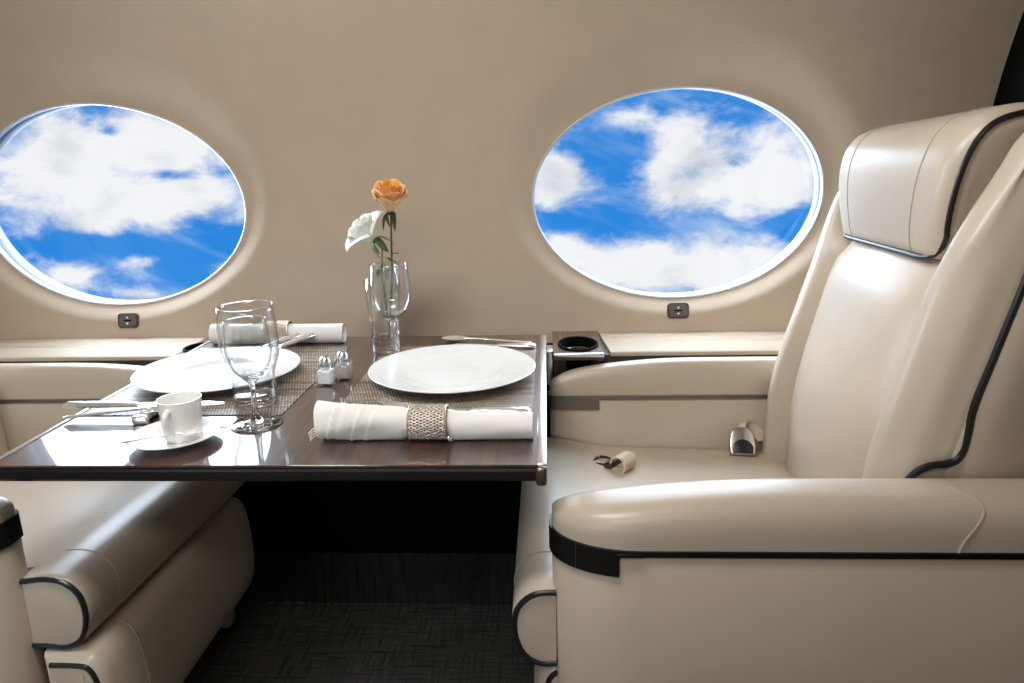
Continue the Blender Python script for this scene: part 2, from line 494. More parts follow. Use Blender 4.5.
# ------------------------------------------------------------------ cup holder consoles in the ledge
def console(sgn, cx0, cx1, label):
    """walnut panel with a round dark cup well and a polished front edge; sgn mirrors it."""
    e = empty('cup_holder_console', ((cx0 + cx1) / 2, 0.72, LZ))
    w = cx1 - cx0; ccx, ccy, r = (cx0 + cx1) / 2 + 0.002 * sgn, 0.700, 0.041 if sgn > 0 else 0.025
    EY = 1.36
    # panel top with a round hole
    N = 64; loops = []
    ang = [2 * PI * k / N for k in range(N)]
    y0, y1 = 0.630, 0.828
    cor = []
    for X in (cx0, cx1):
        for Y in (y0, y1):
            a = math.atan2(Y - ccy, X - ccx) % (2 * PI)
            k = min(range(N), key=lambda i: abs(ang[i] - a)); ang[k] = a
    def hit(a):
        dx, dy = math.cos(a), math.sin(a)
        k = min(((cx1 - ccx) / dx if dx > 0 else (cx0 - ccx) / dx) if abs(dx) > 1e-9 else 1e9,
                ((y1 - ccy) / dy if dy > 0 else (y0 - ccy) / dy) if abs(dy) > 1e-9 else 1e9)
        return ccx + dx * k, ccy + dy * k
    top = [(*hit(a), LZ + 0.004) for a in ang]; low = [(*hit(a), LZ - 0.012) for a in ang]
    hol = [(ccx + r * math.cos(a), ccy + r * EY * math.sin(a), LZ + 0.004) for a in ang]
    hlo = [(ccx + r * math.cos(a), ccy + r * EY * math.sin(a), LZ - 0.012) for a in ang]
    part('panel', loft([low, top, hol, hlo], True, False, False), M['wood2'], e, True, angle=30)
    well = lathe([(r + 0.005, 0.006), (r + 0.004, 0.0085), (r, 0.0085), (r - 0.002, 0.004), (r - 0.003, -0.018), (r - 0.004, -0.055), (0, -0.056)], 48)
    wl = part('cup_well', xf(well, Matrix.Translation((ccx, ccy, LZ)) @ Matrix.Diagonal((1, EY, 1, 1))), M['black'], e, True)
    rg = lathe([(r - 0.0035, -0.014), (r - 0.0055, -0.016), (r - 0.0055, -0.021), (r - 0.0035, -0.023)], 48)
    part('well_ring', xf(rg, Matrix.Translation((ccx, ccy, LZ)) @ Matrix.Diagonal((1, EY, 1, 1))), M['bronze'], wl, True)
    part('front_edge', box(cx0, cx1, 0.619, 0.630, LZ - 0.004, LZ + 0.005, 0.003), M['alu'], e, True)
    part('front_panel', box(cx0, cx1, 0.665, 0.68, LZ - 0.075, LZ - 0.012, 0.001), M['wood2'], e, True)
    part('front_rail', box(cx0, cx1, 0.640, 0.664, LZ - 0.0165, LZ - 0.0125, 0.001), M['wood2'], e, True)
    if sgn > 0: part('side_post', box(0.7815, 0.794, 0.648, 0.70, LZ - 0.075, LZ + 0.004, 0.002), M['alu'], e, True)
    tag(e, label, 'cup holder', 'walnut cup holder consoles in the ledge')
    return e
console(1, CUPX[0] + 0.007, CUPX[1], 'walnut cup holder with round dark well beside the right armrest')
console(-1, -0.060, -0.002, 'walnut cup holder half hidden behind the plate at the left ledge')

# ------------------------------------------------------------------ window shade switches
def rrect(w, h, r):
    q = []
    for cx, cz, a0_ in ((w / 2 - r, h / 2 - r, 0), (-w / 2 + r, h / 2 - r, PI / 2), (-w / 2 + r, -h / 2 + r, PI), (w / 2 - r, -h / 2 + r, 1.5 * PI)):
        q += [(cx + r * math.cos(a0_ + PI / 2 * k / 5), cz + r * math.sin(a0_ + PI / 2 * k / 5)) for k in range(6)]
    return q
def shade_switch(x, z, label):
    y = wy(z)
    e = empty('window_shade_switch', (x, y - 0.001, z))
    e.rotation_euler = (math.atan2(-(wy(z + 0.01) - wy(z - 0.01)), 0.02) * -1 * -1, 0, 0)
    part('bezel', extrude_y(rrect(0.052, 0.038, 0.009), -0.005, 0.005, 0.002, 3, None, 2), M['switch'], e)
    f = part('face', extrude_y(rrect(0.043, 0.029, 0.005), -0.0062, -0.003, 0.0012, 2, None, 2), M['switchface'], e)
    part('slot', rbox(0.020, 0.0016, 0.0034, 0.0005, 1, (0, -0.0062, 0)), M['black'], e)
    for s in (1, -1):
        tri = [(-0.0035, -0.0068, s * 0.0055), (0.0035, -0.0068, s * 0.0055), (0, -0.0068, s * 0.0105)]
        tri2 = [(a, -0.0050, c) for a, b, c in tri]
        V = tri + tri2; F = [(0, 1, 2), (5, 4, 3), (0, 3, 4, 1), (1, 4, 5, 2), (2, 5, 3, 0)]
        part('arrow_mark', (V, F), M['white'], e, smooth=False)
    tag(e, label, 'switch', 'window shade switches on the cabin wall')
shade_switch(1.099, 0.746, 'small dark shade switch with up and down arrows under the right window')
shade_switch(-0.270, 0.738, 'small dark shade switch with up and down arrows under the left window')

# ------------------------------------------------------------------ lounge chairs
XF = [(0.40, 1.262), (0.60, 1.262), (0.66, 1.265), (0.74, 1.280), (0.813, 1.298), (0.885, 1.315), (0.958, 1.333), (1.1, 1.362), (1.25, 1.393)]
def xfr(z): return sum(interp(XF, z + 0.012 * k) for k in range(-5, 6)) / 11
YM = 0.33

def chair(name, mir, label, cush_dx, leg_dx):
    mx = (lambda x: 0.81 - x) if mir else (lambda x: x)
    fx = lambda geo: ([(mx(v[0]), v[1], v[2]) for v in geo[0]], geo[1])
    root = empty(name, (mx(1.15), YM, 0))
    P = lambda nm, geo, m, par=None, **k: part(nm, fx(geo), M[m], par or root, True, **k)
    # --- seat base and pedestal
    P('pedestal', box(0.95, 1.40, 0.16, 0.50, 0.0, 0.10, 0.02), 'black')
    P('seat_base', box(0.90, 1.46, 0.10, 0.54, 0.09, 0.41, 0.02), 'leather')
    # --- seat cushion with rolled front
    d = -cush_dx
    roll = [(0.800, 0.408), (0.768, 0.406), (0.741, 0.424), (0.728, 0.462), (0.732, 0.500), (0.754, 0.524), (0.785, 0.530), (0.825, 0.524), (0.90, 0.510), (1.05, 0.503), (1.22, 0.499), (1.268, 0.490), (1.285, 0.46), (1.285, 0.415)]
    pr = [(p[0], p[1]) for p in catmull([(a, b, 0) for a, b in roll], 4)] + [(1.0, 0.405)]
    pr = [(x + d * max(0, min(1, (0.95 - x) / 0.2)), z) for x, z in pr]
    ye = 0.028 if mir else 0.004; LIM = 0.817 if mir else 0.791
    loops = []
    r = 0.010
    def lp(y, ins, clamp):
        q = offset_poly(pr, ins) if ins > 0 else pr
        L = []
        for x, z in q:
            if mir: x -= 0.024 * max(0, y - 0.03) / 0.5 * max(0, min(1, (0.95 - x) / 0.2))
            if clamp and x > LIM: x = LIM - ins * 0
            L.append((x, y, z))
        return L
    for k in range(4):
        a = k / 3 * PI / 2; loops.append(lp(ye + r * (1 - math.cos(a)), r * (1 - math.sin(a)), True))
    for y in (0.040, 0.05, 0.066): loops.append(lp(y, 0, True))
    for k in range(4):
        loops.append(lp(0.0662 + 0.004 * k, 0, False))
    for k in range(1, 16):
        loops.append(lp(0.0785 + (0.560 - 0.0785) * k / 16, 0, False))
    for k in range(3, -1, -1):
        a = k / 3 * PI / 2; loops.append(lp(0.572 - 0.012 * (1 - math.cos(a)), 0.012 * (1 - math.sin(a)), False))
    # gentle crown
    loops = [[(x, y, z + (0.010 * math.sin(PI * min(1, max(0, (y - 0.06) / 0.51))) * smooth((x - 0.80) / 0.12) if z > 0.47 else 0)) for x, y, z in L] for L in loops]
    cu = P('seat_cushion', loft(loops), 'leather')
    edge = [(x, ye + 0.001, z) for x, z in offset_poly(pr, 0.004) if x <= LIM - 0.002]
    edge = [(LIM, ye + 0.001, edge[0][2] + 0.001)] + edge + [(LIM, ye + 0.001, edge[-1][2])]
    P('piping', tube(edge, 0.0042, 8), 'piping', cu)
    seam = [(x - (0.0036 if mir else 0) * max(0, min(1, (0.95 - x) / 0.2)), 0.105, z) for x, z in offset_poly(pr, 0.0002) if x <= 0.80]
    P('stitching', tube(seam, 0.0013, 6), 'stitch', cu)
    # --- leg rest panel below the cushion
    d2 = -leg_dx
    lr = [(0.86, 0.404), (0.800, 0.403), (0.778, 0.396), (0.764, 0.370), (0.757, 0.31), (0.758, 0.24), (0.768, 0.195), (0.790, 0.172), (0.86, 0.170)]
    lp2 = [(p[0] + d2, p[1]) for p in catmull([(a, b, 0) for a, b in lr], 4)]
    lg = P('leg_rest', extrude_y(lp2, 0.010, 0.555, 0.022), 'leather')
    e2 = [(x, 0.013, z) for x, z in offset_poly(lp2, 0.014) if x < 0.845 + d2]
    P('piping', tube(e2, 0.0042, 8), 'piping', lg)
    P('stitching', tube([(x, 0.105, z) for x, z in lp2 if x < 0.80 + d2], 0.0013, 6), 'stitch', lg)
    # --- armrests
    def plan(y_in, y_out, x0, x1, inset=0.0):
        """inner side y_in, outer side y_out; blunt curved nose at x0."""
        s = 1 if y_out > y_in else -1
        w = abs(y_out - y_in)
        pts = []
        for k in range(13):            # outer quarter ellipse nose
            a = PI / 2 * k / 12
            pts.append((x0 + 0.115 * (1 - math.cos(a)), y_in + s * (0.03 + (w - 0.03) * math.sin(a))))
        pts = [(x, y) for x, y in pts]
        out = [(x0 + 0.016 * (1 - math.sin(a)), y_in + s * 0.016 * (1 - math.cos(a))) for a in (0, PI / 8, PI / 4, 3 * PI / 8)]
        n = 14
        ol = [(x0 + 0.115 + (x1 - x0 - 0.115) * k / n, y_out) for k in range(1, n + 1)]
        il = [(x1 + (x0 + 0.016 - x1) * k / n, y_in) for k in range(0, n)]
        q = out + pts + ol + il
        return offset_poly(q, inset) if inset else q
    def arm(y_in, y_out, zc0, zc1, near):
        nm = 'armrest'
        x0, x1 = 0.785 + (0.026 if mir and near else 0.0), 1.62
        nose = x0
        s = 1 if y_out > y_in else -1
        # lower panel
        lo = plan(y_in, y_out, x0, x1)
        loops = []
        for z, ins in ((0.03, 0.004), (0.05, 0.0), (0.35, 0.0), (zc0 - 0.012, 0.0), (zc0 - 0.008, 0.003)):
            q = offset_poly(lo, ins) if ins else lo
            k = (zc0 - z) * 0.02
            loops.append([(x + k * max(0, 1 - (x - x0) / 0.3), y, z) for x, y in q])
        body = P('armrest', loft(loops), 'leather')
        # padded cap: cross-sections along the arm, narrowing and dropping towards the nose
        H = zc1 - zc0; w = abs(y_out - y_in)
        def ends(x):
            q = min(1.0, (x - x0) / 0.115); a = math.acos(max(-1, 1 - q))
            yo = y_in + s * (0.030 + (w - 0.030) * math.sin(a)) if q < 1 else y_out
            q2 = min(1.0, (x - x0) / 0.016)
            yi = y_in + s * 0.016 * (1 - math.sqrt(max(0, 1 - (1 - q2) ** 2)))
            return yi, yo
        def sect(x, ins=0.0012):
            yi, yo = ends(x)
            u = max(0.0, 1 - (x - x0) / 0.32)
            q = min(1.0, (x - x0) / 0.07)
            h = H * (1 - 0.46 * u ** 2.1) * (0.50 + 0.50 * math.sqrt(max(0, 1 - (1 - q) ** 2)))
            mid, hw = (yi + yo) / 2, (yo - yi) / 2
            hw = hw - s * ins if abs(hw) > ins else hw
            pts = []
            for k in range(33):
                t_ = PI * k / 32; cc, ss = math.cos(t_), math.sin(t_)
                pts.append((x, mid + hw * math.copysign(abs(cc) ** 0.62, cc), zc0 + h * max(0, ss) ** 0.62))
            return pts
        xs_ = [x0 + 0.0012 + 0.16 * (k / 26) ** 2 for k in range(27)] + [x0 + 0.1612 + (x1 - x0 - 0.1612) * k / 14 for k in range(1, 15)]
        loops = [sect(x) for x in xs_]
        cap = P('arm_pad', loft(loops), 'leather', body)
        # seam across the pad
        if near:
            ptsl = []
            for k in range(0, 17):
                tt_ = k / 16
                p = sect(1.318 + 0.018 * math.sin(PI * (1 - tt_)) - 0.028 * tt_, 0.0008)[32 - k] if s > 0 else sect(1.290 + 0.030 * math.sin(PI * tt_ * 0.9) + 0.004, 0.0008)[k]
                ptsl.append(p)
            pts = ptsl
            P('stitching', tube(pts, 0.0016, 6), 'stitch', cap)
        # metal band: thin strip with a deeper plate round the nose
        bm_ = 'band' if near else 'bandgrey'
        def strip(q, za, zb, th=0.0025):
            o2 = offset_poly(lo, -th)
            return o2
        outp = offset_poly(lo, -0.0022); inn = offset_poly(lo, 0.003)
        g1 = loft([[(x, y, zc0 - 0.0065) for x, y in inn], [(x, y, zc0 - 0.0065) for x, y in outp], [(x, y, zc0 + 0.001) for x, y in outp], [(x, y, zc0 + 0.001) for x, y in inn]], True, False, False)
        if near: g1 = xf(g1, Matrix.Translation((0, 0, 0.0)))
        bd = P('trim_band', g1, bm_, body, angle=30)
        # deeper plate
        xe = (0.872 if near else 0.892) + (x0 - 0.785)
        dep = 0.036 if near else 0.029
        n = len(lo)
        def face(i):
            x, y = outp[i]; return x <= xe
        idx = [i for i in range(n) if lo[i][0] <= xe]
        # order the indices as one run
        st = next(i for i in idx if (i - 1) % n not in idx)
        run = []
        i = st
        while i in idx: run.append(i); i = (i + 1) % n
        pin = [inn[i] for i in run]; pout = [offset_poly(lo, -0.0032)[i] for i in run]
        # extend both ends to xe exactly
        for arr in (pin, pout):
            arr.insert(0, (xe, arr[0][1])); arr.append((xe, arr[-1][1]))
        tops = zc0 + 0.0012
        L0 = [(x, y, zc0 - dep) for x, y in pin]; L1 = [(x, y, zc0 - dep) for x, y in pout]
        L2 = [(x, y, tops) for x, y in pout]; L3 = [(x, y, tops) for x, y in pin]
        V, F = loft([L0, L1, L2, L3], False)
        m_ = len(L0)
        F += [(0, m_, 2 * m_, 3 * m_), (m_ - 1, 2 * m_ - 1, 3 * m_ - 1, 4 * m_ - 1)]
        pl = P('nose_plate', (V, F), bm_, body, angle=30)
        yo = (y_out if near else y_in) + (-0.0028 if True else 0)
        P('latch', box(xe - 0.004 if near else 0.835, xe + 0.030 if near else 0.878, yo - 0.0012, yo + 0.002, zc0 - 0.0062, zc0 - 0.0012, 0.0005), 'band' if near else 'bandgrey', pl)
        if near:
            jx, jy = min(((x, y) for x, y in pout if abs(y - y_out) < 0.055 and y < y_in), key=lambda p: abs(p[0] - x0 - 0.027))
            P('plate_joint', tube([(jx - .0002, jy - .0002, zc0 - dep + .001), (jx - .0002, jy - .0002, zc0)], 0.0006, 5), 'bandgrey', pl)
        return body
    arm(0.056, -0.052, 0.624, 0.690, True)
    arm(0.581, 0.643, 0.616, 0.690, False)
    # --- backrest: centre panel, two bolsters, shell
    zs = [0.44, 0.5, 0.56, 0.62, 0.68, 0.74, 0.80, 0.83, 0.86, 0.89, 0.92, 0.95, 0.98, 1.02, 1.06]
    pan = []
    for z in zs:
        x = xfr(z) + 0.034 * smooth((z - 0.90) / 0.08)
        L = [(x + 0.012, 0.148, z), (x + 0.002, 0.165, z), (x - 0.006, 0.21, z), (x - 0.012, 0.27, z), (x - 0.014, YM, z), (x - 0.012, 0.39, z), (x - 0.006, 0.45, z), (x + 0.002, 0.495, z), (x + 0.012, 0.512, z), (x + 0.09, 0.512, z), (x + 0.09, 0.148, z)]
        pan.append(L)
    back = P('backrest', loft(pan), 'leather', angle=60)
    def bolster(far):
        loops = []
        ztop = 1.085 if far else 1.165
        zz = [0.45 + (ztop - 0.45) * k / 30 for k in range(31)]
        zz = [zz[0] + (zz[-1] - zz[0]) * k / 64 for k in range(65)]
        for z in zz:
            x = xfr(z)
            u = smooth((z - 0.92) / 0.10)
            u2 = smooth((z - 0.98) / 0.16)
            yi = 0.160 - 0.022 * u - 0.020 * u2; yc = 0.116 - 0.012 * u - 0.014 * u2
            dxc = -0.016 + 0.006 * u + 0.026 * u2
            if far: dxc -= 0.014 * (1 - smooth((z - 0.5) / 0.5))
            pts = [(0.024 + 0.06 * u, yi), (0.004 + 0.03 * u, yi - 0.010), (dxc + 0.003, yc + 0.018), (dxc, yc), (dxc + 0.008, yc - 0.020), (0.022 + dxc * .3, 0.072), (0.045, 0.062), (0.062, 0.0585), (0.10, 0.060), (0.11, yi)]
            q = [(p[0], p[1]) for p in catmull([(a, b, 0) for a, b in pts], 4)]
            shr = 1 - 0.6 * smooth((z - ztop + 0.065) / 0.065) ** 2
            L = []
            for a, b in q:
                a = 0.06 + (a - 0.06) * shr; b = 0.10 + (b - 0.10) * shr
                if z < 0.70: b = max(b, 0.0625)
                L.append((x + a, 2 * YM - b + 0.0 if far else b, z))
            loops.append(L)
        return loft(loops)
    P('side_bolster', bolster(False), 'leather')
    P('side_bolster', bolster(True), 'leather')
    # shell behind
    def shell():
        loops = []
        for z, ins in ((0.640, 0.012), (0.665, 0.006), (0.70, 0.0), (0.80, -0.003), (0.9, -0.004), (1.0, -0.002), (1.04, 0.0), (1.07, 0.004), (1.09, 0.02)):
            x = xfr(z)
            q = [(x + 0.060, 0.0590), (x + 0.066, 0.0545), (x + 0.10, 0.049), (x + 0.16, 0.050), (x + 0.20, 0.06), (x + 0.225, 0.085), (x + 0.235, 0.13), (x + 0.24, YM)]
            q = q + [(a, 2 * YM - b) for a, b in q[-2::-1]]
            q = q + [(x + 0.095, 0.55), (x + 0.095, 0.11)]
            q2 = [(a, YM + (b - YM) * (1 - ins / 0.28)) for a, b in q]
            loops.append([(a, b, z) for a, b in q2])
        return loft(loops)
    sh = P('back_shell', shell(), 'leather', angle=60)
    for far in (False, True):
        path = [(1.272, 0.060, 0.655), (1.280, 0.059, 0.672), (1.292, 0.058, 0.686), (1.308, 0.057, 0.694), (1.332, 0.056, 0.698), (1.344, 0.056, 0.710), (1.349, 0.056, 0.735), (xfr(0.78) + 0.062, 0.056, 0.78)]
        for z in ((0.84, 0.90, 0.96, 1.02) if far else (0.84, 0.90, 0.96, 1.02, 1.08, 1.13)): path.append((xfr(z) + 0.062, 0.056, z))
        if not far: path += [(xfr(1.15) + 0.066, 0.066, 1.150), (xfr(1.16) + 0.07, 0.085, 1.165)]
        if far: path = [(a, 2 * YM - b, c) for a, b, c in path]
        P('piping', tube(catmull(path, 5), 0.0052, 8), 'piping', sh)
    # --- headrest
    hp = [(1.352, 0.958), (1.335, 0.966), (1.327, 1.00), (1.324, 1.05), (1.328, 1.095), (1.341, 1.130), (1.366, 1.153), (1.41, 1.164), (1.46, 1.162), (1.50, 1.150), (1.515, 1.12), (1.50, 1.05), (1.45, 0.975), (1.40, 0.955)]
    hq = [(p[0], p[1]) for p in catmull([(a, b, 0) for a, b in hp], 4, True)]
    YH0, YH1 = 0.150, 0.528
    lift = lambda x, y, z: (x, 0.336 + (y - 0.339) * (0.94 + 0.20 * smooth((z - 0.955) / 0.20)), z + 0.010 * (YM - y) / 0.19 * smooth((z - 0.98) / 0.12))
    RH = 0.034
    hd = P('headrest', extrude_y(hq, YH0, YH1, RH, 7, lift, 14), 'leather')
    front = [i for i in range(len(hq))]
    i0 = min(range(len(hq)), key=lambda i: (hq[i][0] - 1.335) ** 2 + (hq[i][1] - 0.966) ** 2)
    def endpath(y, ins, k1):
        q = offset_poly(hq, ins)
        return [lift(q[i][0], y, q[i][1]) for i in range(i0 + 3, k1)]
    k1 = next(i for i in range(len(hq)) if hq[i][0] > 1.49 and hq[i][1] > 1.1)
    insn = RH * 0.72
    near_e = endpath(YH0 + RH * 0.10, RH * 0.42, k1); far_e = endpath(YH1 - RH * 0.10, RH * 0.42, k1)
    xb, zb = 1.337, 0.960
    path = near_e[::-1] + [(xb + 0.006, YH0 + 0.022, zb + 0.012), (xb + 0.001, YH0 + 0.042, zb + 0.001), (xb - 0.001, YH0 + 0.066, zb - 0.001)] + [(xb - 0.001, YH0 + 0.06 + (YH1 - YH0 - 0.12) * k / 6, zb - 0.001) for k in range(1, 7)] + [(xb + 0.001, YH1 - 0.042, zb + 0.001), (xb + 0.006, YH1 - 0.022, zb + 0.012)] + far_e
    P('piping', tube(catmull(path, 3), 0.0040, 8), 'piping', hd)
    for ys in (0.232, 0.462):
        q = offset_poly(hq, -0.0002)
        pts = [lift(q[i][0], ys, q[i][1]) for i in range(i0, k1)]
        P('stitching', tube(pts, 0.0012, 6), 'stitch', hd)
    return root

rc = chair('lounge_chair', False, 'x', 0.0, 0.0)
tag(rc, 'cream leather aircraft lounge chair with tall back and black piping, right of the table', 'chair', 'cream leather lounge chairs')
lc = chair('lounge_chair', True, 'x', 0.008, 0.062)
tag(lc, 'cream leather aircraft lounge chair at the left, tucked partly under the table', 'chair', 'cream leather lounge chairs')

# seat belt of the right chair
def seat_belt():
    z0 = 0.510
    # tongue half, lying near the front of the cushion
    root = empty('belt_tongue', (0.905, 0.452, z0)); root.parent = rc
    root.matrix_parent_inverse = Matrix.Translation(rc.location).inverted()
    root.rotation_euler = (0, 0, math.radians(-38))
    # metal hoop
    loop = [(-0.034, -0.011, 0.004), (-0.034, 0.011, 0.010), (-0.010, 0.011, 0.014), (0.0, 0.011, 0.012), (0.0, -0.011, 0.006), (-0.010, -0.011, 0.008)]
    part('tongue_loop', tube(catmull(loop, 4, True), 0.0028, 8, True), M['darkmetal'], root)
    part('tongue_body', rot(rbox(0.020, 0.044, 0.014, 0.004, 3, (0.004, 0, 0.0)), math.radians(-20), 'Y'), M['darkmetal'], root).location = (0.004, 0, 0.011)
    # rolled webbing
    N = 28; outer = []
    for k in range(N + 1):
        a = -0.5 + k / N * 2 * PI * 1.25
        r = 0.016 + 0.0035 * k / N
        outer.append((0.030 + r * math.cos(a), r * math.sin(a) + 0.020))
    L0 = [(x, -0.020, z) for x, z in outer]; L1 = [(x, 0.020, z) for x, z in outer]
    inn = [(0.030 + (x - 0.030) * 0.86, (z - 0.020) * 0.86 + 0.020) for x, z in outer]
    L2 = [(x, 0.020, z) for x, z in inn]; L3 = [(x, -0.020, z) for x, z in inn]
    V, F = loft([L0, L1, L2, L3], False); n = len(outer)
    F += [(i + 3 * n, i + 1 + 3 * n, i + 1, i) for i in range(n - 1)]
    part('belt_webbing', (V, F), M['webbing'], root)
    # buckle half standing in the corner of seat and back
    b = empty('belt_buckle', (1.185, 0.523, 0.508)); b.parent = rc
    b.matrix_parent_inverse = Matrix.Translation(rc.location).inverted()
    b.rotation_euler = (math.radians(-38), 0, math.radians(-6))
    prof = [(-0.026, -0.004), (-0.027, 0.02), (-0.023, 0.044), (-0.012, 0.054), (0.012, 0.054), (0.023, 0.044), (0.027, 0.02), (0.026, -0.004)]
    pq = [(p[0], p[1]) for p in catmull([(a, c, 0) for a, c in prof], 3)]
    part('buckle_body', extrude_y(pq, -0.010, 0.010, 0.004, 3, None, 3), M['buckle'], b)
    bt = [(-0.020, -0.002), (-0.020, 0.014), (-0.012, 0.024), (0, 0.028), (0.012, 0.024), (0.020, 0.014), (0.020, -0.002)]
    part('release_button', extrude_y([(p[0], p[1]) for p in catmull([(a, c, 0) for a, c in bt], 3)], -0.0125, -0.008, 0.0015, 2, None, 2), M['piping'], b)
    w = [(0.0, 0.0, 0.050), (0.002, 0.0, 0.062), (0.012, 0.010, 0.074), (0.030, 0.022, 0.066), (0.050, 0.03, 0.04)]
    ww = catmull(w, 4); loops = []
    for i, p in enumerate(ww):
        h = 0.014 * (1 - 0.45 * math.sin(PI * min(1, i / len(ww) * 1.6)))
        loops.append([(p.x - h * 0.9, p.y - 0.002, p.z - 0.3 * h), (p.x + h * 0.9, p.y - 0.002, p.z - 0.1 * h), (p.x + h * 0.9, p.y + 0.003, p.z - 0.1 * h), (p.x - h * 0.9, p.y + 0.003, p.z - 0.3 * h)])
    part('belt_webbing', loft(loops), M['webbing'], b)
seat_belt()

# ------------------------------------------------------------------ table
TW, TD, TH = 0.78, 0.713, 0.024
tb = empty('dining_table', (TW / 2, TD / 2, TT - TH))
def slab(x0, x1, y0, y1, z0, z1):
    # bullnose front and back edges
    h = (z1 - z0)
    prof = [(y0 + 0.004, z1), (y0 + 0.0015, z1 - 0.001), (y0, z1 - 0.004), (y0, z0 + 0.005), (y0 + 0.002, z0 + 0.0015), (y0 + 0.005, z0), (y1, z0), (y1, z1)]
    return prof
# veneered top, black lacquered body below it, aluminium edge rails, bronze end caps
part('table_top', box(0.012, TW - 0.012, 0.003, TD, TT - 0.004, TT, 0.0008, 1), M['wood'], tb, True, smooth=False)
pr = slab(0, 0, 0.0, TD, TT - TH, TT - 0.004)
part('table_body', loft([[(0.010, y, z) for y, z in pr], [(TW - 0.010, y, z) for y, z in pr]]), M['tableside'], tb, True, angle=25)
def rail(x0, x1):
    return box(x0, x1, 0.006, TD, TT - TH - 0.001, TT + 0.0008, 0.003, 3)
part('edge_rail', rail(TW - 0.014, TW), M['alu'], tb, True, angle=20)
part('edge_rail', rail(0.0, 0.008), M['alu'], tb, True, angle=20)
for xa in (TW - 0.0145, -0.0005):
    part('end_cap', box(xa, xa + 0.015, -0.005, 0.0058, TT - TH - 0.004, TT - 0.001, 0.0045, 3), M['bronze'], tb, True)
part('inlay_line', box(TW - 0.0235, TW - 0.0222, 0.004, TD - 0.002, TT - 0.001, TT + 0.0002), M['bronze'], tb, True, smooth=False)
part('support_arm', box(0.16, 0.62, 0.10, 0.744, TT - TH - 0.045, TT - TH, 0.006), M['black'], tb, True)
part('support_column', box(0.06, 0.72, 0.715, 0.742, 0.155, TT - TH - 0.04, 0.004), M['black'], tb, True)
tag(tb, 'glossy dark walnut fold-out dining table with metal edge rails between the two chairs', 'table')

# placemats
def placemat(x0, x1, y0, y1, label):
    o = part('placemat', rbox(x1 - x0, y1 - y0, 0.0016, 0.0006, 1), M['mat'])
    o.location = ((x0 + x1) / 2, (y0 + y1) / 2, TT + 0.0009)
    tag(o, label, 'placemat', 'woven placemats')
MT = TT + 0.0017
placemat(0.435, 0.757, 0.196, 0.613, 'woven taupe placemat under the plate at the right of the table')
placemat(0.013, 0.352, 0.196, 0.622, 'woven taupe placemat under the plate at the left of the table')

# plates
def plate(x, y, r, label):
    k = r / 0.153
    P_ = [(0, 0.0035), (0.060, 0.0035), (0.078, 0.0042), (0.088, 0.0085), (0.096, 0.0125), (0.110, 0.0148), (0.135, 0.0185), (0.150, 0.0215), (0.1525, 0.0218), (0.1535, 0.0205), (0.152, 0.0188), (0.135, 0.0150), (0.110, 0.0112), (0.098, 0.0080), (0.090, 0.0030), (0.086, 0.0), (0.082, 0.0), (0.078, 0.001), (0, 0.001)]
    o = part('dinner_plate', lathe([(a * k, b) for a, b in P_], 96), M['porcelain'], angle=60)
    o.location = (x, y, MT)
    tag(o, label, 'plate', 'white dinner plates')
plate(0.606, 0.392, 0.154, 'white porcelain dinner plate on the right placemat behind the near rolled napkin')
plate(0.160, 0.396, 0.149, 'white porcelain dinner plate on the left placemat behind the tumbler and coffee cup')

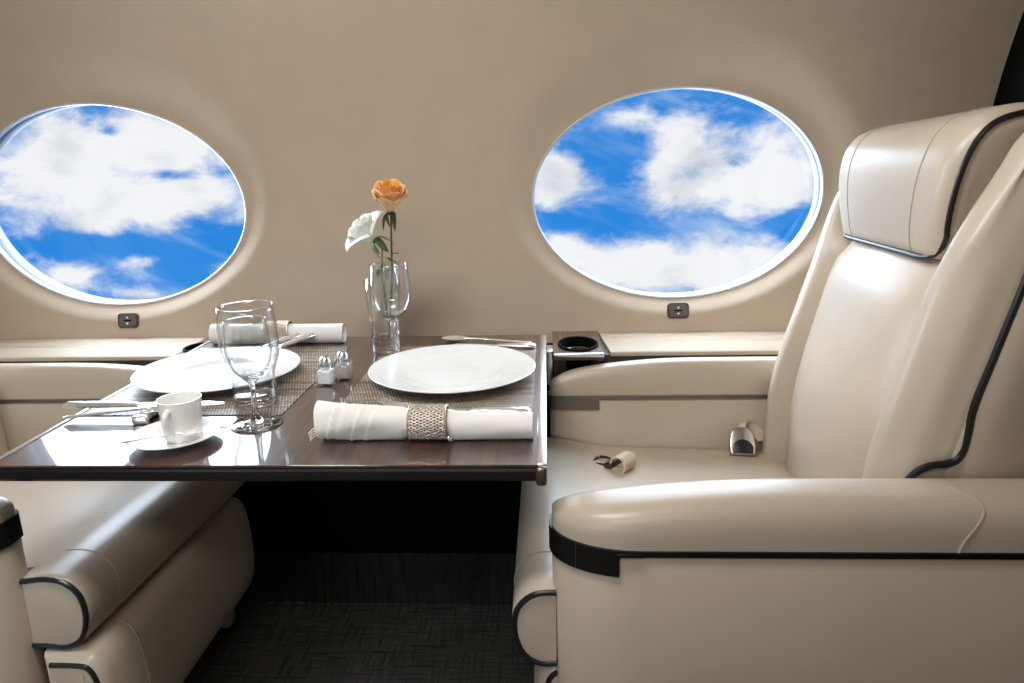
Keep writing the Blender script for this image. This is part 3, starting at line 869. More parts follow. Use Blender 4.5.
# rolled napkins and woven rings
def napkin(L, r0, r1, flare, wr, seed, xr, rr_ring):
    """roll along x (length L) resting on z = 0; r0 left radius, r1 right radius, flare = loose left end."""
    rnd = random.Random(seed); ph = [rnd.uniform(0, 6.28) for _ in range(6)]
    loops = []; N = 96; S = 90
    for i in range(S + 1):
        t = i / S; x = -L / 2 + L * t
        r = r0 + (r1 - r0) * smooth(t * 1.25)
        f = flare * max(0, 1 - t * 2.2)
        pin = smooth((0.040 - abs(x - xr)) / 0.012)      # squeezed and lifted inside the ring
        r = r + (rr_ring - 0.0045 - r) * pin; lift_ = pin * 0.0056
        Lp = []
        for k in range(N):
            a = 2 * PI * k / N
            rr = r * (1 + wr * (0.5 * math.sin(2 * a + 7 * t + ph[0]) + 0.35 * math.sin(3 * a - 11 * t + ph[1]) + 0.25 * math.sin(a * 5 + 16 * t + ph[2])) * (1 - t * 0.75) * (1 - pin * 0.9))
            if flare:        # oblique creases on the loose end
                for t0, dep in ((0.11, 0.0022), (0.155, 0.0012), (0.225, 0.0024), (0.29, 0.0014)):
                    if t0 - 0.10 < t < t0 + 0.03:
                        ac = PI / 2 + (t0 - t) / 0.075 * 0.72 * PI
                        da = a - ac
                        win = smooth((t - t0 + 0.10) / 0.03) * smooth((t0 + 0.03 - t) / 0.03)
                        rr += win * dep * (-math.exp(-(da / 0.20) ** 2) + 0.8 * math.exp(-((da - 0.42) / 0.26) ** 2))
            yy = rr * math.cos(a) * 0.96; zz = rr * math.sin(a) + f * (0.5 + 0.5 * math.sin(a))
            Lp.append((x - f * 0.4 * math.sin(a), yy, (max(zz + r, 0.0) if zz + r > 0.0012 else 0.0004 + 0.0008 * max(0, (zz + r) / 0.002)) + lift_))
        loops.append(Lp)
    # rolled layers seen at both ends
    def inset(Lp, s, dx):
        c = [sum(p[i] for p in Lp) / len(Lp) for i in range(3)]
        return [(p[0] + dx, c[1] + (p[1] - c[1]) * s, c[2] + (p[2] - c[2]) * s) for p in Lp]
    a, b = loops[0], loops[-1]
    pre = [inset(a, 0.25, 0.006), inset(a, 0.45, 0.001), inset(a, 0.55, 0.006), inset(a, 0.70, 0.001), inset(a, 0.80, 0.006), inset(a, 0.93, 0.001)]
    post = [inset(b, 0.94, 0.0008), inset(b, 0.86, -0.004), inset(b, 0.74, 0.0), inset(b, 0.62, -0.004), inset(b, 0.48, 0.0), inset(b, 0.3, -0.004)]
    return loft(pre + loops + post)

def ring_geo(ra, w):
    """woven band round the x axis: two families of crossing wires."""
    gs = []
    n = 36; turns = 0.15
    for fam in (1, -1):
        for k in range(n):
            pts = []
            for j in range(13):
                t = j / 12; x = -w / 2 + w * t
                a = 2 * PI * (k / n + fam * turns * t * w / 0.052)
                rr = ra + 0.0011 * fam * math.cos(2 * PI * t * 4 * w / 0.052 + (0 if k % 2 else PI))
                pts.append((x, rr * math.cos(a), rr * math.sin(a)))
            gs.append(tube(pts, 0.00115, 5))
    return join(*gs)

def napkin_ring(x, y, zc, ra, w, yaw, label):
    e = empty('napkin_ring', (x, y, zc), yaw)
    core = lathe([(ra - 0.0022, -w / 2), (ra - 0.0010, -w / 2), (ra - 0.0010, w / 2), (ra - 0.0022, w / 2), (ra - 0.0022, -w / 2)], 48)
    part('band', rot(core, PI / 2, 'Y'), M['ringcore'], e)
    part('wire_weave', ring_geo(ra, w), M['ringmetal'], e)
    for sd in (-1, 1):
        part('rim', tube([(sd * w / 2, (ra + 0.0006) * math.cos(2 * PI * k / 40), (ra + 0.0006) * math.sin(2 * PI * k / 40)) for k in range(40)], 0.0014, 6, True), M['ringmetal'], e)
    tag(e, label, 'napkin ring', 'woven metal napkin rings')

nk = part('rolled_napkin', napkin(0.312, 0.0262, 0.0200, 0.006, 0.11, 3, 0.005, 0.0242), M['linen'])
nk.location = (0.604, 0.096, TT + 0.0003)
fr = []
for k in range(4):
    a0 = (-0.155, -0.010 + 0.003 * k, 0.024 - 0.004 * k)
    fr.append(tube([a0, (-0.163 - 0.002 * k, -0.016 + 0.003 * k, 0.021 - 0.006 * k), (-0.168, -0.020 + 0.002 * k, 0.016 - 0.0045 * k)], 0.0006, 5))
part('loose_threads', join(*fr), M['linen'], nk)
tag(nk, 'white linen napkin rolled up along the front edge of the table', 'napkin', 'white rolled napkins')
napkin_ring(0.609, 0.096, TT + 0.0262, 0.0242, 0.054, 0, 'woven bronze metal ring round the napkin at the front table edge')
nf = part('rolled_napkin', napkin(0.300, 0.0225, 0.0215, 0.0, 0.03, 5, 0.001, 0.0238), M['linen'])
nf.location = (0.177, 0.661, TT + 0.0003)
tag(nf, 'white linen napkin rolled up at the back of the table beside the wall', 'napkin', 'white rolled napkins')
napkin_ring(0.178, 0.661, TT + 0.0258, 0.0238, 0.054, 0, 'woven bronze metal ring round the napkin at the back by the wall')

# ------------------------------------------------------------------ cutlery (built along +x, handle end at x = 0)
def knife_geo(L):
    hl = L * 0.45
    st = [(0.0, 0.0090, 0.0042), (0.004, 0.0115, 0.0055), (hl * 0.5, 0.010, 0.0050), (hl * 0.92, 0.0068, 0.0036), (hl, 0.0062, 0.0034), (hl + 0.006, 0.009, 0.0014)]
    loops = []
    for x, w, h in st:
        loops.append([(x, w * math.cos(2 * PI * k / 16), h + h * math.sin(2 * PI * k / 16)) for k in range(16)])
    handle = loft(loops)
    bl = []
    for k in range(13):
        t = k / 12; x = hl + 0.004 + (L - hl - 0.004) * t
        wt = 0.0095 * (1 - max(0, (t - 0.72) / 0.28) ** 2 * 0.9); wb = 0.0085 * (1 - max(0, (t - 0.85) / 0.15) ** 2 * 0.6)
        bl.append([(x, wt, 0.0020), (x, wt, 0.0032), (x, -wb, 0.0027), (x, -wb, 0.0023)])
    return handle, loft(bl)
def spoon_geo(L, bw):
    hl = L * 0.70
    loops = []
    for x, w, h, z in [(0, 0.006, 0.0012, 0.0025), (0.004, 0.0085, 0.0016, 0.0025), (hl * .3, 0.0068, 0.0016, 0.0035), (hl * .7, 0.004, 0.0018, 0.0065), (hl, 0.0032, 0.002, 0.0075), (hl + .008, 0.005, 0.0015, 0.0065)]:
        loops.append([(x, w * math.cos(2 * PI * k / 12), z + h * math.sin(2 * PI * k / 12)) for k in range(12)])
    handle = loft(loops)
    V, F = [], []; n, m = 18, 12
    for side in (0, 1):
        for i in range(n + 1):
            t = i / n
            w = bw * max(0.03, math.sin(PI * t) ** 0.55) * (1.08 - 0.2 * t)
            for j in range(m + 1):
                s = -1 + 2 * j / m
                dep = 0.006 * (1 - s * s) * math.sin(PI * t) ** 0.8
                V.append((hl + (L - hl) * t, s * w, 0.0075 - dep - 0.0012 * side))
    W = m + 1; B = (n + 1) * W
    for b in (0, B):
        for i in range(n):
            for j in range(m): F.append((b + i * W + j, b + i * W + j + 1, b + (i + 1) * W + j + 1, b + (i + 1) * W + j))
    for i in range(n):
        for j in (0, m): F.append((i * W + j, (i + 1) * W + j, B + (i + 1) * W + j, B + i * W + j))
    return handle, (V, F)
def fork_geo(L):
    hl = L * 0.62
    loops = []
    for x, w, h, z in [(0, 0.006, 0.0012, 0.0022), (0.004, 0.0085, 0.0016, 0.0022), (hl * .3, 0.0066, 0.0016, 0.0035), (hl * .75, 0.0038, 0.0018, 0.0075), (hl, 0.0036, 0.0018, 0.009), (hl + .014, 0.0095, 0.0014, 0.0075), (hl + 0.026, 0.0115, 0.0012, 0.005)]:
        loops.append([(x, w * math.cos(2 * PI * k / 12), z + h * math.sin(2 * PI * k / 12)) for k in range(12)])
    handle = loft(loops); tines = []
    for s in (-1.5, -0.5, 0.5, 1.5):
        y = s * 0.0058
        tines.append(tube([(hl + 0.022, y, 0.0055), (hl + 0.04, y, 0.0035), (hl + (L - hl) * 0.75, y, 0.0028), (L, y * 0.95, 0.0060)], 0.0016, 6, False, lambda t: 1 - 0.5 * t))
    return handle, join(*tines)
def cutlery(kind, x, y, z, yaw, L, label, pitch=0.0, group='silver cutlery on the table'):
    e = empty(kind, (x, y, z), yaw); e.rotation_euler = (0, -pitch, yaw)
    if kind == 'table_knife':
        a, b = knife_geo(L); part('handle', a, M['silver'], e); part('blade', b, M['silver'], e, angle=25)
    elif kind == 'table_fork':
        a, b = fork_geo(L); part('handle', a, M['silver'], e); part('tines', b, M['silver'], e)
    else:
        a, b = spoon_geo(L, 0.0125 if kind == 'teaspoon' else 0.020); part('handle', a, M['silver'], e); part('bowl', b, M['silver'], e)
    tag(e, label, kind.replace('table_', ''), group)
    return e
# right setting: diner on the right, handles to the right
cutlery('table_fork', 0.692, 0.146, MT + 0.0002, math.atan2(0.105, -0.196), 0.215, 'silver fork lying on the right placemat with tines showing behind the front napkin')
cutlery('table_knife', 0.753, 0.190, MT + 0.0002, math.atan2(0.026, -0.20), 0.205, 'silver knife on the right placemat along the front napkin')
cutlery('table_spoon', 0.748, 0.634, TT + 0.0006, math.atan2(0.032, -0.197), 0.205, 'silver spoon behind the right plate, pointing to the flower vase')
cutlery('table_knife', 0.757, 0.588, MT + 0.0002, math.atan2(0.030, -0.17), 0.18, 'silver knife behind the right plate on the far edge of the placemat')
# left setting, far side: two handles propped on the rolled napkin
cutlery('table_knife', 0.236, 0.633, TT + 0.0215, math.atan2(-0.15, -0.12), 0.185, 'silver knife leaning on the back napkin beside the left plate, nearer the napkin ring', -0.098)
cutlery('table_knife', 0.268, 0.633, TT + 0.0215, math.atan2(-0.15, -0.12), 0.185, 'silver knife leaning on the back napkin beside the left plate, nearer the shakers', -0.098)
# left setting, near side: knife and spoon on a cutlery rest
cutlery('table_knife', -0.006, 0.196, TT + 0.0145, math.radians(0.5), 0.265, 'silver knife with long handle on the cutlery rest left of the coffee cup', 0.016)
cutlery('table_spoon', 0.004, 0.171, TT + 0.0050, math.radians(4.5), 0.190, 'silver spoon handle below the knife, left of the coffee cup', 0.045)
e = empty('cutlery_rest', (0.136, 0.186, TT), math.radians(6))
part('bar', rbox(0.022, 0.052, 0.009, 0.003, 3, (0, 0, 0.0085)), M['silver'], e)
for s in (-1, 1):
    part('foot', rbox(0.026, 0.008, 0.014, 0.003, 3, (0, s * 0.027, 0.0072)), M['silver'], e)
tag(e, 'small silver cutlery rest under knife and spoon beside the coffee cup', 'cutlery rest')

# ------------------------------------------------------------------ glasses
def circ(r, z, th, sl=0.0):
    return tube([(r * math.cos(2 * PI * k / 64), r * math.sin(2 * PI * k / 64), z + sl * r * math.cos(2 * PI * k / 64)) for k in range(64)], th, 8, True)
def wine_glass(x, y, h, br, label):
    k = br / 0.037
    zb = h * 0.46
    bo = [(0.019, 0.004), (0.028, 0.013), (0.0345, 0.027), (0.037, 0.042), (0.0368, 0.056), (0.0352, 0.074), (0.0330, h - zb - 0.001)]
    sc = (h - zb) / 0.0935
    out = [(0, zb - 0.0008), (0.010, zb)] + [(r * k, zb + z * (sc if z < 0.08 else 1)) for r, z in bo]
    rim = out[-1]
    inn = [(rim[0] - 0.0003, h + 0.0004)] + [(r - 0.0010, z + 0.0004) for r, z in reversed(out[2:])] + [(0.010, zb + 0.0022), (0, zb + 0.0016)]
    o = part('wine_glass', lathe(out + inn, 64), M['thinglass'], angle=80)
    st = [(0, 0.0), (0.030, 0.0), (0.0375, 0.0008), (0.039, 0.0016), (0.0375, 0.0026), (0.024, 0.0046), (0.010, 0.0085), (0.0055, 0.018), (0.0042, 0.035), (0.0040, zb * 0.75), (0.0050, zb - 0.010), (0.0105, zb - 0.0030), (0.0135, zb - 0.0005), (0.010, zb - 0.0012), (0, zb - 0.0022)]
    part('stem', lathe(st, 48), M['glass'], o, angle=70)
    part('rim', circ(rim[0] - 0.0003, h, 0.0008), M['glass'], o)
    o.location = (x, y, TT + (0.0003 if y > 0.45 or y < 0.19 else 0.0017))
    tag(o, label, 'wine glass', 'stemmed wine glasses')
    return o
wine_glass(0.3265, 0.157, 0.167, 0.0345, 'stemmed wine glass in front of the tumbler near the coffee cup')
wine_glass(0.474, 0.503, 0.197, 0.0405, 'stemmed wine glass in front of the rose vase, behind the right plate')

def tumbler(x, y, label):
    h = 0.169
    out = [(0, 0.0), (0.031, 0.0), (0.0345, 0.0015), (0.0355, 0.004), (0.0355, 0.03), (0.0355, 0.046), (0.0364, 0.056), (0.0398, 0.068), (0.0452, 0.083), (0.0480, 0.100), (0.0481, 0.118), (0.0467, 0.140), (0.0451, 0.157), (0.0438, h)]
    inn = [(0.0430, h + 0.0004), (0.0424, h)] + [(r - 0.0016, z) for r, z in reversed(out[5:-1])] + [(0.0342, 0.030), (0.0342, 0.004), (0.031, 0.0008), (0, 0.0008)]
    o = part('water_tumbler', lathe(out + inn, 64), M['thinglass'], angle=80)
    part('thick_base', lathe([(0, 0.0012), (0.031, 0.0012), (0.0334, 0.003), (0.0340, 0.006), (0.0338, 0.017), (0.031, 0.0185), (0, 0.0172)], 48), M['glass'], o, angle=50)
    part('rim', circ(0.0434, h, 0.0009), M['glass'], o)
    o.location = (x, y, MT + 0.0001)
    tag(o, label, 'tumbler')
tumbler(0.289, 0.249, 'bulging clear water tumbler with thick base, behind the left wine glass')

def vase(x, y):
    h = 0.160; slope = 0.42
    N = 64
    out = [(0.0, 0.0), (0.0275, 0.0), (0.0300, 0.002), (0.0306, 0.006), (0.0312, 0.03), (0.0335, 0.08), (0.0362, 0.13), (0.0385, 0.170)]
    inn = [(0.0371, 0.170), (0.0348, 0.13), (0.0321, 0.08), (0.0299, 0.03), (0.0293, 0.006), (0.0275, 0.0009), (0.0, 0.0009)]
    V, F = lathe(out + inn, N)
    # oblique rim: the top rings are sheared so the rim dips to the left
    V2 = []
    for a, b, c in V:
        u = max(0, (c - 0.10) / 0.07)
        V2.append((a, b, c + u * slope * a))
    o = part('flower_vase', (V2, F), M['thinglass'], angle=80)
    part('thick_base', lathe([(0, 0.0013), (0.0265, 0.0013), (0.0288, 0.004), (0.0294, 0.020), (0.0292, 0.034), (0.026, 0.036), (0, 0.034)], 48), M['glass'], o, angle=50)
    part('rim', circ(0.0378, 0.170, 0.0009, slope), M['glass'], o)
    o.location = (x, y, TT + 0.0003)
    tag(o, 'tall clear glass vase with slanted rim and thick base holding two roses', 'vase')
VX, VY = 0.441, 0.580
vase(VX, VY)

# ------------------------------------------------------------------ roses
def petal(R, H, w, phi, curl, open_, tip=0.22, n=10, m=12, th=0.0007):
    V = []; F = []
    for side in (0, 1):
        for i in range(n + 1):
            s = i / n
            for j in range(m + 1):
                a = -1 + 2 * j / m
                ww = w * (0.35 + 0.65 * math.sin(min(1, s * 1.15) * PI / 2))
                ang = phi + a * ww
                rho = R * (0.12 + 0.88 * math.sin(min(1.0, s * 1.15) * PI / 2)) * (1 + open_ * s * s) + curl * max(0, s - 0.55) ** 2 * (1 + 0.3 * a * a)
                z = H * (s ** 1.05) * (1 - tip * a * a * s) - curl * 0.6 * max(0, s - 0.75) ** 2 * 4
                rr = rho - side * th + 0.0006 * math.sin(5 * a + phi * 3) * s
                V.append((rr * math.cos(ang), rr * math.sin(ang), z))
    W = m + 1; B = (n + 1) * W
    for b in (0, B):
        for i in range(n):
            for j in range(m): F.append((b + i * W + j, b + i * W + j + 1, b + (i + 1) * W + j + 1, b + (i + 1) * W + j))
    for i in range(n):
        for j in (0, m): F.append((i * W + j, (i + 1) * W + j, B + (i + 1) * W + j, B + i * W + j))
    for j in range(m):
        for i in (0, n): F.append((i * W + j, i * W + j + 1, B + i * W + j + 1, B + i * W + j))
    return V, F
def leaf_geo(L, w, bend=0.3):
    V = []; F = []; n = 8
    for i in range(n + 1):
        t = i / n; ww = w * math.sin(PI * min(0.98, t * 0.93 + 0.05)) ** 0.8
        z = -bend * L * t * t
        for s, q in ((-1, 0.12), (0, 0), (1, 0.12)): V.append((L * t, s * ww, z + abs(s) * ww * 0.35))
        for s in (1, 0, -1): V.append((L * t, s * ww * 0.98, z + abs(s) * ww * 0.35 - 0.0006))
    return loft([V[i * 6:(i + 1) * 6] for i in range(n + 1)])
def place(geo, loc, rx=0, ry=0, rz=0):
    return xf(geo, Matrix.Translation(loc) @ Matrix.Rotation(rz, 4, 'Z') @ Matrix.Rotation(ry, 4, 'Y') @ Matrix.Rotation(rx, 4, 'X'))
def rose(name, top, foot, tilt_dir, tilt, scale, inner_m, outer_m, label, stem_r, white):
    e = empty(name, foot)
    T, B = Vector(top), Vector(foot)
    ax = Matrix.Rotation(tilt_dir, 4, 'Z') @ Matrix.Rotation(tilt, 4, 'Y')
    MM = Matrix.Translation(T) @ ax @ Matrix.Scale(scale, 4)
    HS = 0.046 if white else 0.060
    inner = []
    for k in range(3): inner.append(petal(0.0055, HS * 0.94, 1.35, k * 2.1, 0.0, 0.1))
    for k in range(4): inner.append(petal(0.0105, HS, 1.1, k * 1.57 + 0.4, 0.004, 0.15))
    for k in range(5): inner.append(petal(0.0165, HS * 1.02, 0.95, k * 1.257 + 0.9, 0.010, 0.12))
    outer = []
    for k in range(5): outer.append(petal(0.0225, HS * 0.97, 0.88, k * 1.257 + 0.2, 0.022, 0.10))
    if white:
        for k in range(4): outer.append(petal(0.0265, HS * 0.85, 0.75, k * 1.571 + 0.7, 0.060, 0.25))
    else:
        for k in range(5): outer.append(petal(0.0265, HS * 0.80, 0.72, k * 1.257 + 0.85, 0.026, 0.06))
    part('inner_petals', xf(join(*inner), MM), M[inner_m], e, True, angle=70)
    part('outer_petals', xf(join(*outer), MM), M[outer_m], e, True, angle=70)
    sep = [xf(place(leaf_geo(0.026, 0.0045, 0.9), (0.006 * math.cos(a), 0.006 * math.sin(a), -0.001), 0, 0.45 + 0.5 * (i % 2), a), MM) for i, a in enumerate([0.3, 1.5, 2.8, 4.0, 5.3])]
    sep.append(xf(mv(lathe([(0, -0.009), (0.005, -0.006), (0.007, 0.0), (0.004, 0.004)], 12)), MM))
    part('sepals', join(*sep), M['leaf2' if white else 'leaf'], e, True)
    mid = (T + B) / 2 + Vector((0.004, 0.0, 0))
    neck = T - (ax @ Vector((0, 0, 1))) * 0.02
    pth = catmull([T, neck, mid.lerp(T, 0.25), mid, B + Vector((0, 0, 0.0))], 6)
    part('stem', tube(pth, stem_r, 8), M['leaf2' if white else 'stem'], e, True)
    return e, T, B
ro, T, B = rose('orange_rose', (0.4685, 0.577, 1.014), (0.447, 0.588, TT + 0.036), math.radians(-75), math.radians(24), 1.05, 'orange', 'peach', '', 0.0021, False)
for k, (t, L, rz, ry) in enumerate(((0.62, 0.022, 0.2, 0.5), (0.60, 0.018, 2.6, -0.9), (0.66, 0.018, -0.6, -0.6), (0.57, 0.020, 3.4, 0.7))):
    p = B.lerp(T, t); part('leaf', place(leaf_geo(L, 0.005, 0.5), tuple(p + Vector((0.003, 0, 0))), 0, ry, rz), M['leaf'], ro, True)
tag(ro, 'single orange rose with dark stem, taller flower in the glass vase', 'rose', 'cut roses in the vase')
rw, T, B = rose('white_rose', (0.430, 0.582, 0.958), (0.450, 0.574, TT + 0.036), math.radians(208), math.radians(44), 1.12, 'whitepetal', 'whitepetal', '', 0.0022, True)
for k, (t, L, rz, ry) in enumerate(((0.72, 0.020, 0.4, -0.4), (0.70, 0.018, 2.2, 0.8))):
    p = B.lerp(T, t); part('leaf', place(leaf_geo(L, 0.005, 0.5), tuple(p), 0, ry, rz), M['leaf2'], rw, True)
tag(rw, 'white rose drooping to the left below the orange rose', 'rose', 'cut roses in the vase')

# ------------------------------------------------------------------ coffee cup, saucer, teaspoon
SX, SY = 0.231, 0.089
sau = lathe([(0, 0.0040), (0.026, 0.0040), (0.0275, 0.0050), (0.030, 0.0050), (0.036, 0.0062), (0.050, 0.0100), (0.0625, 0.0140), (0.0640, 0.0143), (0.0645, 0.0132), (0.062, 0.0118), (0.048, 0.0068), (0.036, 0.0030), (0.034, 0.0), (0.031, 0.0), (0.030, 0.0015), (0, 0.0015)], 64)
so = part('saucer', sau, M['porcelain'], angle=60); so.location = (SX, SY, TT + 0.0004)
tag(so, 'round white saucer under the coffee cup at the front left of the table', 'saucer')
cup = empty('coffee_cup', (SX + 0.012, SY + 0.004, TT + 0.0049), math.radians(0))
cb = lathe([(0, 0.0015), (0.020, 0.0015), (0.021, 0.0), (0.0245, 0.0), (0.0258, 0.003), (0.0268, 0.015), (0.0288, 0.037), (0.0308, 0.0605), (0.0306, 0.0616), (0.0296, 0.0616), (0.0288, 0.059), (0.0270, 0.037), (0.0245, 0.012), (0.021, 0.006), (0, 0.005)], 64)
part('cup_body', cb, M['porcelain'], cup, angle=60)
ha = catmull([(0.0275, 0, 0.050), (0.034, 0, 0.0515), (0.0415, 0, 0.046), (0.0425, 0, 0.034), (0.037, 0, 0.023), (0.030, 0, 0.018), (0.0262, 0, 0.015)], 5)
hh = rot(tube([tuple(p) for p in ha], 0.0030, 10, False, None, 1.4), math.radians(-92), 'Z')
part('handle', hh, M['porcelain'], cup)
tag(cup, 'small white espresso cup with ear handle standing on the saucer', 'cup')
cutlery('teaspoon', 0.176, 0.0475, TT + 0.0145, math.radians(17), 0.105, 'tiny silver teaspoon lying across the saucer in front of the cup', -0.01, None)

# ------------------------------------------------------------------ salt and pepper
def shaker(x, y, yaw, fill, label):
    e = empty('glass_shaker', (x, y, TT + 0.0003), yaw)
    def sq(h, z, r): 
        q = []
        for cx, cy, a0_ in ((h - r, h - r, 0), (-h + r, h - r, PI / 2), (-h + r, -h + r, PI), (h - r, -h + r, 1.5 * PI)):
            for k in range(4):
                a = a0_ + PI / 2 * k / 3; q.append((cx + r * math.cos(a), cy + r * math.sin(a), z))
        return q
    s = 0.0152
    V, F = loft([sq(s - 0.001, 0, 0.003), sq(s, 0.0015, 0.003), sq(s, 0.029, 0.003), sq(s - 0.002, 0.0325, 0.003), sq(0.0085, 0.0335, 0.0055), sq(0.0085, 0.036, 0.0055)])
    part('glass_body', (V, F), M['thinglass'], e, angle=40)
    part('filling', loft([sq(s - 0.0028, 0.004, 0.002), sq(s - 0.0028, 0.0275, 0.002)]), M[fill], e, angle=40)
    capg = lathe([(0.0098, 0.0335), (0.0104, 0.0345), (0.0104, 0.041), (0.0096, 0.0465), (0.0070, 0.0512), (0.0035, 0.0533), (0, 0.0538)], 24)
    c = part('cap', capg, M['alu'], e)
    hol = []
    for k in range(7):
        r_ = 0.0 if k == 0 else 0.0042; a = k * PI / 3
        hol.append(mv(lathe([(0, 0.0006), (0.0008, 0.0004), (0.0008, -0.001)], 8), r_ * math.cos(a), r_ * math.sin(a), 0.0534 if k == 0 else 0.0527))
    part('holes', join(*hol), M['black'], c)
    tag(e, label, 'shaker', 'glass salt and pepper shakers')
shaker(0.3775, 0.358, math.radians(-6), 'salt', 'square glass salt shaker with silver dome cap, nearer of the pair')
shaker(0.4005, 0.392, math.radians(-6), 'pepper', 'square glass shaker with silver cap, behind the salt shaker')

# ------------------------------------------------------------------ world: blue sky with broken cloud
W = bpy.data.worlds.new('World'); SC.world = W; W.use_nodes = True
t = NT(W.node_tree); bg = t.n['Background']
tc = t('ShaderNodeTexCoord'); sp = t('ShaderNodeSeparateXYZ', i_0=tc.outputs['Generated'])
dx, dy, dz = sp.outputs
ay = t.math('MAXIMUM', t.math('ABSOLUTE', dy), 0.05)
u = t.math('DIVIDE', dx, ay); v = t.math('DIVIDE', dz, ay)
pv = t('ShaderNodeCombineXYZ', i_0=u, i_1=t.math('MULTIPLY', v, 1.7), i_2=0.0)
n1 = t('ShaderNodeTexNoise', i_Vector=pv.outputs[0], i_Scale=9.0, i_Detail=9.0, i_Roughness=0.62, i_Distortion=0.25)
n2 = t('ShaderNodeTexNoise', i_Vector=pv.outputs[0], i_Scale=7.0, i_Detail=5.0)
CL = [  # u, v, ru, rv, amount
 (0.075, -0.152, 0.086, 0.034, 1), (0.20, -0.158, 0.10, 0.034, 1), (0.012, -0.127, 0.031, 0.019, .7), (0.300, -0.150, 0.060, 0.020, .8),
 (0.005, -0.030, 0.042, 0.046, 1), (0.238, -0.039, 0.105, 0.042, 1), (0.185, 0.030, 0.050, 0.028, .8), (0.100, 0.040, 0.030, 0.013, .5),
 (0.335, -0.062, 0.053, 0.020, .5), (0.305, 0.012, 0.058, 0.023, .6),
 (0.090, -0.010, 0.045, 0.040, -.55), (0.262, 0.064, 0.034, 0.012, -.5), (0.325, -0.103, 0.045, 0.014, -.9), (0.070, -0.085, 0.085, 0.014, -.8), (0.18, -0.100, 0.05, 0.012, -.4),
 (-0.665, 0.0, 0.150, 0.070, 1.1), (-0.512, 0.022, 0.075, 0.042, .9), (-0.478, -0.045, 0.064, 0.024, .9), (-0.602, -0.056, 0.095, 0.032, .9),
 (-0.586, -0.137, 0.040, 0.011, .8), (-0.694, -0.156, 0.040, 0.014, .7), (-0.593, -0.184, 0.040, 0.009, .6),
 (-0.597, 0.046, 0.016, 0.008, -.7), (-0.517, -0.014, 0.040, 0.009, -.8), (-0.642, -0.112, 0.15, 0.014, -.7), (-0.50, -0.105, 0.06, 0.030, -.7), (-0.52, -0.16, 0.05, 0.03, -.5),
]
acc = None
for (a, b, ru, rv, k) in CL:
    q = t.math('MULTIPLY', t.math('SUBTRACT', u, a), 1 / ru); q2 = t.math('MULTIPLY', t.math('SUBTRACT', v, b), 1 / rv)
    d2 = t.math('ADD', t.math('MULTIPLY', q, q), t.math('MULTIPLY', q2, q2))
    g_ = t.math('MULTIPLY', t.math('POWER', 2.718, t.math('MULTIPLY', d2, -1.0)), k)
    acc = g_ if acc is None else t.math('ADD', acc, g_)
fld = t.math('ADD', acc, t.math('MULTIPLY', t.math('SUBTRACT', n1.outputs['Fac'], 0.455), 3.9))
mr = t('ShaderNodeMapRange', interpolation_type='SMOOTHSTEP', i_Value=fld); mr.inputs[1].default_value = -0.05; mr.inputs[2].default_value = 1.10
alpha = mr.outputs[0]
hz = t('ShaderNodeMapRange', i_Value=v); hz.inputs[1].default_value = -0.22; hz.inputs[2].default_value = 0.10
blue = t.mix(hz.outputs[0], (0.020, 0.26, 0.80, 1), (0.030, 0.25, 0.72, 1))
sh = t('ShaderNodeMapRange', i_Value=t.math('ADD', n2.outputs['Fac'], t.math('MULTIPLY', alpha, -0.10))); sh.inputs[1].default_value = 0.42; sh.inputs[2].default_value = 0.66
cloud = t.mix(sh.outputs[0], (0.93, 0.94, 0.96, 1), (0.58, 0.63, 0.70, 1))
ci = t('ShaderNodeMapping', i_Vector=pv.outputs[0]); ci.inputs['Rotation'].default_value = (0, 0, 0.6)
ci2 = t('ShaderNodeMapping', i_Vector=ci.outputs[0]); ci2.inputs['Scale'].default_value = (1.0, 3.0, 1.0); ci = ci2
n3 = t('ShaderNodeTexNoise', i_Vector=ci.outputs[0], i_Scale=5.0, i_Detail=4.0, i_Roughness=0.5)
cm = t('ShaderNodeMapRange', interpolation_type='SMOOTHSTEP', i_Value=n3.outputs['Fac']); cm.inputs[1].default_value = 0.45; cm.inputs[2].default_value = 0.75; cm.inputs[4].default_value = 0.42
blue2 = t.mix(cm.outputs[0], blue, (0.62, 0.78, 0.95, 1))
sky = t.mix(alpha, blue2, cloud)
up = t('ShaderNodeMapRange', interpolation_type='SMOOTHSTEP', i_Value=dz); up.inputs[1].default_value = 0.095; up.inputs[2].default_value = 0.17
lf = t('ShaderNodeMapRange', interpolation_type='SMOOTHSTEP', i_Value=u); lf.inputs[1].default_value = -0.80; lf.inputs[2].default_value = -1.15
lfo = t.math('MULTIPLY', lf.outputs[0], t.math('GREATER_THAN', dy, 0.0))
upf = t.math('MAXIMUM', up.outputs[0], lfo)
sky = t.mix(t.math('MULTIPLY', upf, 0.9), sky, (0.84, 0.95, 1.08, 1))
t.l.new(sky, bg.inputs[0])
SKY_UP_BOOST = 10.0; SKY_LEFT_BOOST = 40.0  # added sky brightness outside the view, lighting table, armrests and headrest
t.l.new(t.math('ADD', 1.0, t.math('MAXIMUM', t.math('MULTIPLY', up.outputs[0], SKY_UP_BOOST), t.math('MULTIPLY', lfo, SKY_LEFT_BOOST))), bg.inputs[1])
try: W.cycles.sampling_method = 'MANUAL'; W.cycles.sample_map_resolution = 1024
except Exception: pass

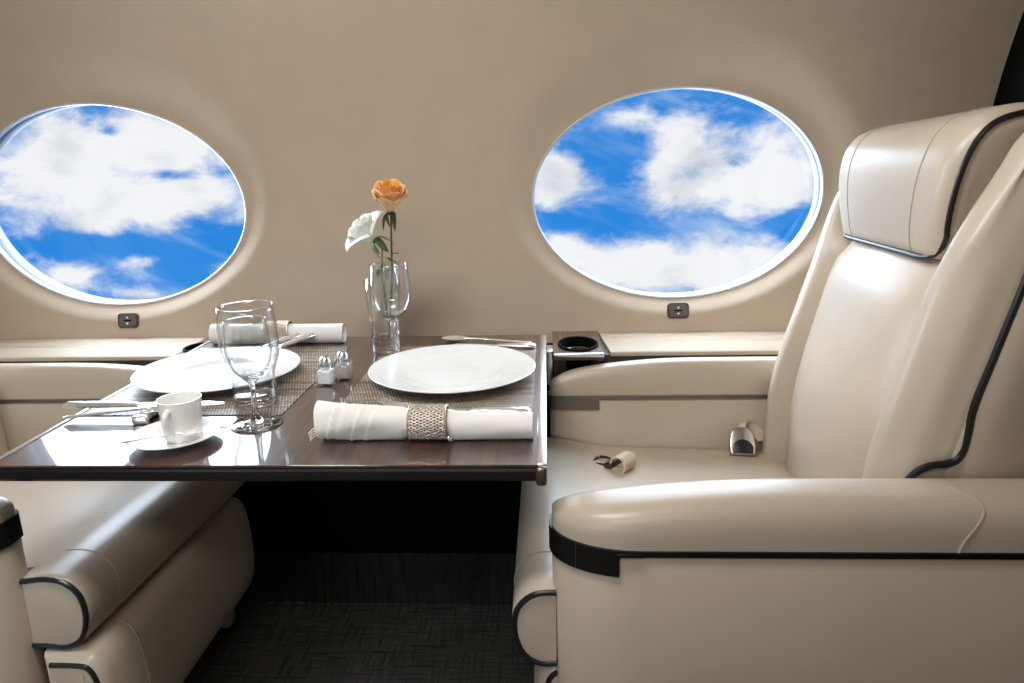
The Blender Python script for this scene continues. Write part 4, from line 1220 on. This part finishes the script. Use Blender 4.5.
# ------------------------------------------------------------------ lights
def area(name, loc, rot_, sx, sy, power, col, portal=False, spread=PI, shape='RECTANGLE'):
    l = bpy.data.lights.new(name, 'AREA'); l.shape = shape; l.size = sx; l.size_y = sy
    l.energy = power; l.color = col; l.spread = spread
    o = bpy.data.objects.new(name, l); COL.objects.link(o); o.location = loc; o.rotation_euler = rot_
    if portal: l.cycles.is_portal = True
    return o
for i, cx in enumerate(WX):
    area('window_portal', (cx, wy(WZ) + DISH + 0.075, WZ), (-PI / 2, 0, 0), 2 * WA, 2 * WB, 1, (1, 1, 1), True, PI, 'ELLIPSE')
    area('window_portal', (cx, 2 * YC - wy(WZ) - DISH - 0.075, WZ), (PI / 2, 0, 0), 2 * WA, 2 * WB, 1, (1, 1, 1), True, PI, 'ELLIPSE')
area('ceiling_light', (0.40, -0.28, 1.93), (math.radians(22), 0, 0), 0.55, 0.22, 12.3, (1.0, 0.97, 0.93))
area('aisle_fill', (0.55, -1.02, 1.62), (math.radians(35), 0, 0), 0.7, 0.16, 4.8, (1.0, 0.95, 0.88))  # unseen fill lamp added for the camera-facing sides and the floor
sl = bpy.data.lights.new('headrest_fill_spot', 'SPOT'); sl.energy = 60; sl.spot_size = math.radians(27); sl.spot_blend = 0.9; sl.shadow_soft_size = 0.04; sl.color = (0.92, 0.97, 1.0)  # unseen spot added to brighten the right chair's headrest
so_ = bpy.data.objects.new('headrest_fill_spot', sl); COL.objects.link(so_); so_.location = (-0.45, 0.0, 1.78)
so_.rotation_euler = (Vector((1.36, 0.30, 1.06)) - Vector(so_.location)).to_track_quat('-Z', 'Y').to_euler()

# ------------------------------------------------------------------ camera
cam = bpy.data.cameras.new('camera'); co = bpy.data.objects.new('camera', cam); COL.objects.link(co)
cam.sensor_fit = 'HORIZONTAL'; cam.sensor_width = 36.0; cam.lens = 713.657 / 1024 * 36.0
cam.clip_start = 0.01
rt = Vector((0.99872176, 0.04533634, -0.0223487)); upv = Vector((0.010142, 0.25341618, 0.96730418)); fw = Vector((-0.04951755, 0.96629439, -0.25263245))
R3 = Matrix((rt, upv, -fw)).transposed()
co.matrix_world = Matrix.Translation((0.7824, -0.8729, 0.3991 + TT)) @ R3.to_4x4()
SC.camera = co

vs = SC.view_settings
SC.display_settings.display_device = 'sRGB'
vs.view_transform = 'Standard'; vs.look = 'None'; vs.exposure = 0.0; vs.gamma = 1.0; vs.use_curve_mapping = False
c = SC.cycles
c.max_bounces = 14; c.transmission_bounces = 14; c.transparent_max_bounces = 16; c.glossy_bounces = 6; c.diffuse_bounces = 5
c.use_denoising = True
c.sample_clamp_indirect = 6.0
